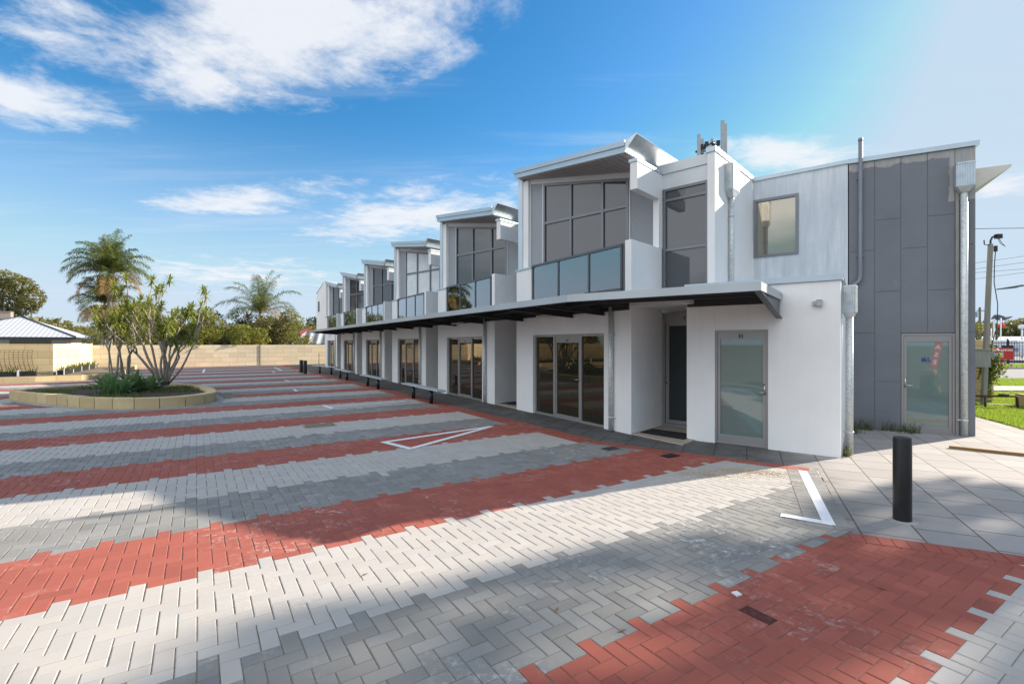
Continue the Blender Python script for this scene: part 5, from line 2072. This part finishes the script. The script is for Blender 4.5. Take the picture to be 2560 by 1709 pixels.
# ------------------------------------------------------------------ antenna tower behind the terrace
tw_ = empty('antenna_tower', (16.35, 40, 0.25))
o = MB()
o.tube([(0, 0, 0), (0, 0, 17.8)], [0.42, 0.26], 14)
o.build('mast', M['panelgrey'], tw_, True)
o = MB()
for k in range(3):
    a = R(20 + 120 * k)
    b_ = R(20 + 120 * (k + 1))
    o.tube([(1.15 * math.cos(a), 1.15 * math.sin(a), 17.6), (1.15 * math.cos(b_), 1.15 * math.sin(b_), 17.6)], 0.06, 6)
    o.tube([(1.15 * math.cos(a), 1.15 * math.sin(a), 17.0), (1.15 * math.cos(b_), 1.15 * math.sin(b_), 17.0)], 0.05, 6)
    o.tube([(0, 0, 16.9), (1.15 * math.cos(a), 1.15 * math.sin(a), 17.6)], 0.06, 6)
    o.tube([(0, 0, 17.5), (1.15 * math.cos(b_) * 0.6 + 1.15 * math.cos(a) * 0.4, 1.15 * math.sin(b_) * 0.6 + 1.15 * math.sin(a) * 0.4, 17.3)], 0.05, 6)
o.build('headframe', M['steel'], tw_)
for (x, y, z0, z1, w_) in ((-1.12, -0.55, 16.7, 18.5, 0.24), (-0.45, 0.5, 17.1, 18.55, 0.26), (0.15, 0.8, 17.0, 18.4, 0.24), (0.45, 0.7, 17.2, 18.65, 0.20), (0.86, -0.45, 17.1, 19.67, 0.27), (1.30, 0.0, 16.9, 19.6, 0.20)):
    o = MB()
    o.box(x - w_ / 2, x + w_ / 2, y - 0.10, y + 0.04, z0, z1)
    o.tube([(x, y + 0.10, z0 - 0.1), (x, y + 0.10, z1 - 0.2)], 0.035, 6)
    o.build('antenna_panel', M['panelgrey'], tw_)
for (x, y, z) in ((-0.3, 0.1, 17.75), (0.2, 0.1, 17.85), (0.62, -0.2, 17.95), (1.08, 0.0, 18.2), (-0.1, 0.4, 18.1), (-0.6, 0.2, 17.8), (0.4, 0.3, 18.05)):
    MB().box(x - 0.13, x + 0.13, y - 0.08, y + 0.08, z - 0.2, z + 0.2).build('radio_unit', M['steel'], tw_)
tag(tw_, 'mobile antenna tower with grey panels showing above the terrace roof', 'antenna tower')

# ------------------------------------------------------------------ street side, right edge
struct(sheet('lawn_base', [(10.25, 9.68), (10.9, 11.4), (16.2, 25.8), (60, 20), (60, -20), (20, -8)], -0.012, M['lawn_soil']))
struct(sheet('street_footpath', [(12, 17.9), (60, 15.2), (60, 17.2), (12, 19.9)], 0.02, M['conc']))
struct(sheet('road', [(8, 24.1), (90, 20.5), (90, 31.0), (8, 33.6)], -0.004, M['asphalt']))
struct(sheet('verge', [(8, 33.7), (90, 31.1), (90, 36), (8, 38.5)], 0.06, M['lawn_soil']))
kbb = MB()
kbb.plan([(8, 33.55), (90, 30.95), (90, 31.15), (8, 33.75)], -0.02, 0.10)
struct(kbb.build('kerb', M['conc'], None))
struct(sheet('sales_yard', [(8, 38.5), (90, 36), (110, 75), (8, 75)], 0.055, M['asphalt']))
lp = []
while len(lp) < 42000:
    y = 9.6 + 15 * rng.random() ** 1.5
    x = y * (0.93 + 0.26 * rng.random())
    if x > 10.25 + (y - 9.68) * 0.40 + 0.02 and not (17.4 - 0.05 * (x - 12) < y + 0.0 < 19.95 - 0.05 * (x - 12)) and y < 23.6:
        lp.append((x, y))
blades('lawn_grass', lp, M['grass'], 0.07, 0.009, 'bright green lawn beside the footpath', 'lawn', -0.012, 0.5)
vp = np.stack([rng.uniform(26, 48, 9000), np.zeros(9000)], 1)
vp[:, 1] = 33.9 - (vp[:, 0] - 8) * 0.0317 + rng.random(9000) * 4.2
blades('verge_grass', vp, M['grass'], 0.12, 0.03, 'strip of grass on the far side of the road', 'grass verge', 0.06, 0.5)
# weeds along the grey wall and the downpipe
wd = []
for (a, b_, n, s) in ((6.95, 2.45, 55, 0.06), (7.15, 2.52, 50, 0.06), (7.4, 2.60, 18, 0.03), (7.55, 2.65, 16, 0.03), (7.72, 2.68, 60, 0.09), (7.88, 2.72, 30, 0.05), (7.02, 1.95, 35, 0.06)):
    q = W(a, b_)
    wd.append(rng.normal(0, s, (n, 2)) + np.array(q))
blades('weeds', np.concatenate(wd), M['weed'], 0.19, 0.006, 'straggly weeds at the foot of the slate grey wall', 'weeds', 0.0, 0.45)
wd = rng.normal(0, 0.04, (120, 2)) * np.array([0.6, 1.8]) + np.array(W(7.19, -0.42))
blades('weeds', wd, M['weed'], 0.13, 0.006, 'small weeds behind the downpipe at the white corner', 'weeds', 0.0, 0.4)

# step in the flags with a timber edge, at the right
o = MB()
o.plan([(7.18, 7.94), (9.6, 5.90), (9.64, 5.95), (7.22, 7.99)], 0.002, 0.045)
tag(o.build('timber_edging', M['ply'], None), 'low timber edge of the raised flags at the right of the picture', 'edging')
# old power pole with meter box
pp = empty('power_pole', (13.03, 13.37, 0))
o = MB()
o.plan([(-0.075, -0.06), (0.075, -0.06), (0.075, 0.06), (-0.075, 0.06)], -0.1, 0.0)
o = MB()
o.frus((0, 0, -0.1), (0.115, 0.09), (0.20, 0, 4.47), (0.085, 0.075))
o.build('post', M['gal_pole'], pp)
o = MB()
o.tube([(0.20, 0, 4.40), (0.20, 0, 4.56), (0.25, 0, 4.66), (0.34, 0, 4.70)], 0.022, 8)
o.box(0.34, 0.49, -0.05, 0.05, 4.62, 4.74)
o.tube([(0.2, 0, 4.44), (0.03, 0, 4.46), (0.02, 0, 4.58)], 0.015, 6)
o.box(0.31, 0.37, -0.03, 0.03, 4.26, 4.42)
o.build('insulator', M['black'], pp)
o = MB()
o.tube([(0.34, 0, 4.30), (0.29, -0.02, 3.9), (0.28, -0.02, 3.4), (0.38, -0.02, 2.8), (0.36, -0.02, 2.2), (0.22, -0.03, 1.75), (0.16, -0.05, 1.2)], 0.012, 6)
o.tube([(0.40, 0, 4.62), (0.48, 0, 4.48), (0.62, 0, 4.40)], 0.007, 5)
o.tube([(0.44, 0, 4.62), (0.50, 0, 4.52), (0.60, 0, 4.41)], 0.007, 5)
o.build('cable', M['cable'], pp, True)
o = MB()
o.box(-0.52, -0.02, -0.24, -0.08, 1.08, 1.54)
o.box(-0.54, 0.0, -0.26, -0.07, 1.541, 1.57)
o.box(0.0, 0.12, -0.20, -0.08, 1.33, 1.50)
o.build('meter_box', M['gal_pole'], pp)
tag(pp, 'leaning grey power pole with a meter box, right of the slate grey wall', 'power pole')
lwall('stone_pier', (11.4, 14.85), (14.3, 14.35), 1.83, 0.4, M['limes'], 'stacked limestone pier behind the leaning power pole', 'pier')
o = MB()
o.plan([(11.6, 14.60), (13.6, 14.30), (13.6, 14.27), (11.6, 14.57)], 1.42, 1.80)
tag(o.build('timber_board', M['ply'], None), 'brown board fixed to the limestone pier behind the pole', 'board')
# vine post
vpx = empty('vine_post', (13.75, 13.95, 0))
o = MB()
o.box(-0.05, 0.05, -0.04, 0.04, 0, 1.70)
o.build('post', M['hardwood'], vpx)
pts = rng.normal(0, 1, (900, 3)) * np.array([0.13, 0.10, 0.20]) + np.array([0.0, -0.05, 1.08])
pts2 = rng.normal(0, 1, (260, 3)) * np.array([0.07, 0.06, 0.28]) + np.array([-0.12, -0.05, 0.55])
v, q = leaf_quads(np.concatenate([pts, pts2]), 0.075, 0.4, 0.8)
np_mesh('leaves', v, q, [M['vine']], None, vpx)
fv, fq = leaf_quads(rng.normal(0, 1, (16, 3)) * np.array([0.17, 0.06, 0.17]) + np.array([0.08, -0.18, 1.05]), 0.075, 0, 0.95)
np_mesh('flowers', fv, fq, [plain('purple_flower', (0.30, 0.08, 0.42), 0.6)], None, vpx)
tag(vpx, 'timber post wrapped in a purple flowered vine beside the pole', 'post')
# bin
bn = empty('wheelie_bin', (12.72, 13.75, 0), 0.2)
o = MB()
o.frus((0, 0, 0.05), (0.34, 0.36), (0, 0, 0.42), (0.44, 0.46))
o.build('body', M['bin'], bn)
o = MB()
o.frus((0, 0, 0.42), (0.47, 0.49), (0, 0, 0.50), (0.36, 0.40))
o.build('lid', M['bin'], bn)
tag(bn, 'dark green bin tucked behind the power pole', 'bin')
o = MB()
o.tube([(12.2, 12.95, 0.32), (13.05, 12.85, 0.325), (13.30, 12.78, 0.33), (13.34, 12.77, 0.29), (13.35, 12.77, -0.02)], 0.028, 10)
o.tube([(12.62, 12.90, 0.32), (12.62, 12.90, -0.02)], 0.028, 10)
o.tube([(12.95, 12.86, 0.34), (13.15, 12.82, 0.36)], 0.045, 8)
tag(o.build('water_pipe', M['rust'], None, True), 'bent rusty water pipe across the foot of the power pole', 'pipe')
lwall('stone_block', (13.62, 12.75), (15.6, 12.35), 0.36, 0.45, M['limes'], 'limestone block on the lawn at the right edge', 'stone block')
o = MB()
o.plan([(12.9, 13.4), (13.7, 13.05), (13.72, 13.15), (12.92, 13.5)], -0.02, 0.06)
tag(o.build('edging_stone', M['limes'], None), 'thin limestone edging strip leading to the block on the lawn', 'edging')
# service wires across the sky
o = MB()
o.tube([(12, 20, 6.36), (22, 20, 6.50), (40, 20, 7.3)], 0.012, 5)
tag(o.build('power_line', M['cable'], None), 'single wire crossing the sky right of the grey wall', 'power line')
o = MB()
for (z0, z1) in ((5.6, 8.8), (5.2, 8.4), (4.6, 7.7), (6.0, 7.2)):
    o.tube([(20, 34, z0), (30, 32, (z0 + z1) / 2 - 0.25), (44, 29, z1)], 0.013, 4)
tag(o.build('power_line', M['cable'], None), 'sheaf of faint wires behind the leaning pole', 'power line')
# street lamp
sl = empty('street_lamp', (47.9, 38.5, -2.2))
o = MB()
o.tube([(0, 0, 0), (0, 0, 6.3), (-0.6, 0, 7.3), (-2.4, -0.05, 8.15), (-4.8, -0.1, 8.62), (-6.6, -0.1, 8.58), (-7.6, -0.1, 8.45)], [0.10, 0.08, 0.07, 0.06, 0.05, 0.045, 0.045], 8)
o.build('arm', M['gal_pole'], sl, True)
o = MB()
o.extr([(-7.4, -0.22, 8.50), (-8.0, -0.22, 8.30), (-9.3, -0.22, 8.18), (-9.3, -0.22, 8.27), (-8.0, -0.22, 8.48), (-7.4, -0.22, 8.58)], (0, 0.26, 0))
o.build('lamp_head', M['alud'], sl)
tag(sl, 'curved arm street lamp at the right edge of the sky', 'street lamp')
# sales yard across the road
fn = empty('yard_fence', (30, 38.6, 0.05), math.atan2(-2.5, 82))
o = MB()
for i in range(130):
    o.box(i * 0.2, i * 0.2 + 0.022, 0, 0.022, 0.05, 1.85)
o.build('bars', M['steel'], fn)
o = MB()
o.box(0, 26, 0.024, 0.06, 0.20, 0.25)
o.box(0, 26, 0.024, 0.06, 1.70, 1.75)
for i in range(9):
    o.box(i * 3.1, i * 3.1 + 0.09, 0.0, 0.09, 0, 2.0)
o.build('rail', M['steel'], fn)
tag(fn, 'black tubular fence of the caravan yard across the road', 'fence')
bnr = empty('sale_banner', (38.0, 38.05, 0.05), math.atan2(-2.5, 82))
o = MB()
o.box(-0.6, 1.45, 0, 0.02, 0.38, 1.34)
o.build('panel', M['red'], bnr)
MB().extr([(-0.5, -0.006, 0.62), (0.66, -0.006, 0.68), (0.68, -0.006, 0.96), (-0.5, -0.006, 0.93)], (0, 0.005, 0)).build('blue_panel', M['cyan'], bnr)
text('CARAVAN JUNE SALE', 'lettering', 0.195, M['bannerwhite'], bnr, (0.42, -0.012, 1.14), (R(90), 0, 0), 0.002)
text('ON NOW', 'lettering', 0.20, M['bannerwhite'], bnr, (0.16, -0.012, 0.80), (R(90), 0, R(0)), 0.002)
for o_ in kids(bnr):
    pass
tag(bnr, 'red sale banner with white capitals and a blue panel on the yard fence', 'banner')


def caravan(x, y, rz, L, h, lab, spare=False):
    t = empty('caravan', (x, y, 0.06), rz)
    o = MB()
    o.extr([(0, 0, 0.55), (L, 0, 0.55), (L, 0, h * 0.80), (L - 0.25, 0, h), (0.5, 0, h), (0.05, 0, h * 0.72), (-0.05, 0, 0.8)], (0, 2.3, 0))
    o.build('body', M['vanwhite'], t, bevel=0.05)
    o = MB()
    o.box(0.1, L - 0.1, -0.012, -0.002, 0.95, 1.25)
    o.build('stripe', M['vanblue'], t)
    for x0 in (0.5, L * 0.45, L * 0.72):
        MB().box(x0, x0 + 0.85, -0.02, -0.002, h * 0.62, h * 0.76).build('window', M['plastic'], t)
    for x0 in (L * 0.38, L * 0.38 + 0.8):
        w_ = MB()
        w_.tube([(x0, -0.06, 0.34), (x0, 0.14, 0.34)], 0.34, 18)
        w_.build('wheel', M['plastic'], t)
    if spare:
        w_ = MB()
        w_.tube([(L + 0.04, 0.75, 0.95), (L + 0.22, 0.75, 0.95)], 0.34, 18)
        w_.build('spare_wheel', M['plastic'], t)
        MB().box(L + 0.002, L + 0.02, 1.15, 1.95, 0.7, h * 0.86).build('rear_window', M['vanblue'], t)
    tag(t, lab, 'caravan', 'white caravans in the sales yard')


caravan(40.6, 43.4, R(-3), 4.4, 1.95, 'white caravan behind the red sale banner')
caravan(44.9, 47.5, R(-93), 5.0, 1.95, 'white caravan end on with a spare wheel, right of the red banner', True)
caravan(48.4, 46.5, R(-3), 5.6, 2.0, 'white caravan at the right edge of the sales yard')
caravan(42.0, 49.0, R(-3), 5.6, 2.1, 'white caravan partly hidden by the vine post')
for (x, y, h, lab, side) in ((46.8, 46.3, 4.15, 'tall flagpole with a limp red flag over the caravans', 1), (42.6, 43.0, 3.05, 'short flagpole with a square red flag beside the leaning pole', -1)):
    t = empty('flagpole', (x, y, 0))
    MB().tube([(0, 0, 0), (0, 0, h)], 0.05, 8).build('pole', M['trimw'], t, True)
    f_ = MB()
    if side > 0:
        f_.add([(0.05, 0, h - 0.05), (0.05, 0, h - 0.4), (0.15, 0.1, h - 0.85), (0.4, -0.1, h - 0.95), (0.62, 0.15, h - 0.92), (0.4, 0.1, h - 0.55), (0.15, 0.0, h - 0.35), (-0.3, 0.1, h - 0.9)], [(0, 1, 2, 6), (6, 2, 3, 5), (5, 3, 4), (1, 7, 2)])
    else:
        f_.add([(-0.05, 0, h - 0.05), (-0.05, 0, h - 0.50), (-0.3, 0.1, h - 0.48), (-0.55, 0, h - 0.56), (-0.55, 0, h - 0.12), (-0.3, 0.1, h - 0.04)], [(0, 1, 2, 5), (5, 2, 3, 4)])
    f_.build('flag', M['flag'], t)
    tag(t, lab, 'flagpole', 'flagpoles in the sales yard')
t = empty('floodlight_pole', (47.35, 47.5, -2.55))
MB().tube([(0, 0, 0), (0, 0, 6.7)], 0.08, 8).build('pole', M['trimw'], t, True)
o = MB()
o.extr([(0.2, 0, 6.75), (0.9, 0, 6.55), (1.1, 0, 6.9), (0.5, 0, 7.1)], (0, 0.5, 0))
o.extr([(1.1, 0, 6.55), (1.6, 0, 6.75), (1.9, 0, 6.95), (1.3, 0, 6.8)], (0, 0.5, 0))
o.box(0, 0.5, 0.2, 0.3, 6.65, 6.72)
o.build('lamp_head', M['alud'], t)
tag(t, 'white pole with dark floodlights over the caravan yard', 'floodlight')
t = empty('yard_sign', (58.0, 55, 0))
MB().tube([(0, 0, 0), (0, 0, 3.35)], 0.09, 8).build('pole', M['trimw'], t, True)
o = MB()
o.box(-0.38, 0.38, -0.15, 0.15, 3.36, 3.82)
o.build('sign_head', M['vanwhite'], t, bevel=0.12)
tag(t, 'rounded white sign on a pole beyond the caravans', 'sign')
o = MB()
o.tube([(50.3, 52, 0), (50.3, 52, 5.6)], [0.12, 0.10], 8)
o.box(50.0, 51.4, 51.95, 52.05, 5.2, 5.28)
tag(o.build('power_pole', M['hardwood'], None), 'dark timber power pole just right of the grey wall', 'power pole')
o = MB()
o.tube([(56.1, 56, 0), (56.1, 56, 4.05)], 0.11, 8)
tag(o.build('power_pole', M['hardwood'], None), 'thick timber pole between the two flagpoles', 'power pole')
t = empty('sales_shed', (58, 66, 0), R(-6))
MB().box(-16, 22, 0, 10, 0, 2.0).build('wall', M['cream'], t)
MB().extr([(-17, -1, 2.0), (-17, 11, 2.0), (-17, 5, 2.7)], (40, 0, 0)).build('roof', M['trimw'], t)
tag(t, 'long pale roofed shed behind the caravans', 'shed')
t = empty('road_sign', (47.35, 49.5, -0.5))
MB().tube([(0, 0, 0), (0, 0, 5.4)], 0.05, 8).build('pole', M['gal_pole'], t)
MB().box(-0.9, 0.28, -0.05, -0.02, 4.9, 5.45).build('panel', plain('green_sign_back', (0.20, 0.30, 0.28), 0.6), t)
tag(t, 'grey green sign panel peeping past the grey wall', 'sign')
make_tree('tree', 79.5, 78, 5, blobs_for(2.6, 1.2, 5.0, 14, 71), M['dark'], 'dark rounded tree behind the caravan yard, left of the farthest tree', 0.30, 380, 0.2)
make_tree('tree', 84, 80, 6, blobs_for(3.4, 1.2, 5.9, 16, 72), M['gum'], 'largest tree at the right edge beyond the caravan yard', 0.30, 380, 0.2)
make_tree('tree', 55.4, 56, 4, blobs_for(0.8, 1.8, 4.1, 8, 73), M['dark'], 'dark tree top behind the leaning pole', 0.18, 700, 0.1)
make_tree('shrub', 44.5, 46.2, 4, blobs_for(0.75, 0.9, 4.0, 14, 74), M['bush'], 'leafy shrub between the grey wall and the leaning pole', 0.14, 900, 0.1, 'shrub')
make_tree('shrub', 55.0, 54, 2, blobs_for(0.9, 0.9, 2.5, 8, 75), M['bush'], 'thin shrub on the roof line of the yard shed', 0.14, 600, 0.1, 'shrub')

# ------------------------------------------------------------------ street trees just outside the picture, which shade the near pavers
sdir, sper = Vector((math.cos(R(SUN_AZ)), math.sin(R(SUN_AZ)))), Vector((-math.sin(R(SUN_AZ)), math.cos(R(SUN_AZ))))


def at_sun(a, q):
    return sdir * a + sper * q


def shade_tree(a, q0, blobs, lab, per, leaf):
    c_3 = at_sun(a, q0)
    bl_ = []
    for (q, z, rx, rz_) in blobs:
        off = sper * (q - q0) + sdir * random.uniform(-1.2, 1.2)
        bl_.append((off.x, off.y, z, rx, rx, rz_))
    make_tree('gum_tree', c_3.x, c_3.y, 12, bl_, M['gum'], lab, leaf, per, 0.3)


shade_tree(31, 0.4, [(2.75, 14.4, 0.85, 1.1), (2.75, 16.6, 0.85, 1.0), (2.5, 12.5, 0.9, 0.9), (0.9, 15.9, 1.1, 1.0), (0.1, 13.6, 1.2, 1.0), (-1.4, 15.0, 1.3, 1.2), (-1.6, 12.6, 1.3, 1.0), (1.5, 11.0, 1.0, 0.7), (0.4, 17.4, 1.2, 0.9),
                     (-2.8, 13.8, 1.2, 1.0), (1.9, 9.9, 0.9, 0.6), (1.5, 13.0, 0.9, 0.9), (2.9, 11.2, 0.7, 0.45), (2.2, 11.9, 0.7, 0.4), (0.2, 11.9, 1.1, 0.7), (-0.6, 10.6, 1.1, 0.7)],
           'tall gum tree on the street, outside the right edge, shading the near pavers', 240, 0.42)
for x, y, z, lab in ((5.75, 0.74, 0.87, 'low limestone pier beside the camera, mirrored in the toilet door'),):
    lwall('stone_pier', (x - 0.2, y), (x + 0.2, y + 0.1), z, 0.35, M['limes'], lab, 'pier')
lb = empty('lease_banner', (3.89, -5.53, 0), R(180 + 15))
lb.rotation_euler = (R(0), R(-9), R(180 - 16))
MB().tube([(0, 0, 0), (0, 0, 2.6)], 0.018, 8).build('pole', M['panelgrey'], lb)
MB().box(-0.125, 0.125, -0.03, -0.02, 0.66, 2.6).build('cloth', M['red'], lb)
for i, ch in enumerate('ESAEL'):
    text(ch, 'lettering', 0.26, M['bannerwhite'], lb, (0, -0.034, 0.92 + 0.33 * i), (R(90), 0, 0), 0.002)
tag(lb, 'red vertical lease banner on a leaning pole, seen only as a reflection', 'banner')
for i, (x, y, a) in enumerate(((0.66, 2.90, 0.4), (0.29, 3.13, 1.3), (2.6, 3.4, 2.2), (-1.1, 3.6, 0.9))):
    lf = MB()
    lf.add([(-0.035, 0, 0.004), (0, -0.008, 0.010), (0.04, 0, 0.003), (0, 0.008, 0.010), (0, 0, 0.004)], [(0, 1, 4), (1, 2, 4), (2, 3, 4), (3, 0, 4)])
    ob = lf.build('fallen_leaf', plain('dry_leaf_brown', (0.20, 0.10, 0.05), 0.8))
    ob.location = (x, y, 0.0005)
    ob.rotation_euler = (0, 0, a)
    tag(ob, ['dry brown leaf on the grey pavers near the front edge', 'dry leaf beside the powdery grey pavers', 'dry leaf on the near red pavers', 'dry leaf on the pale pavers left of the camera'][i], 'leaf', 'fallen leaves')
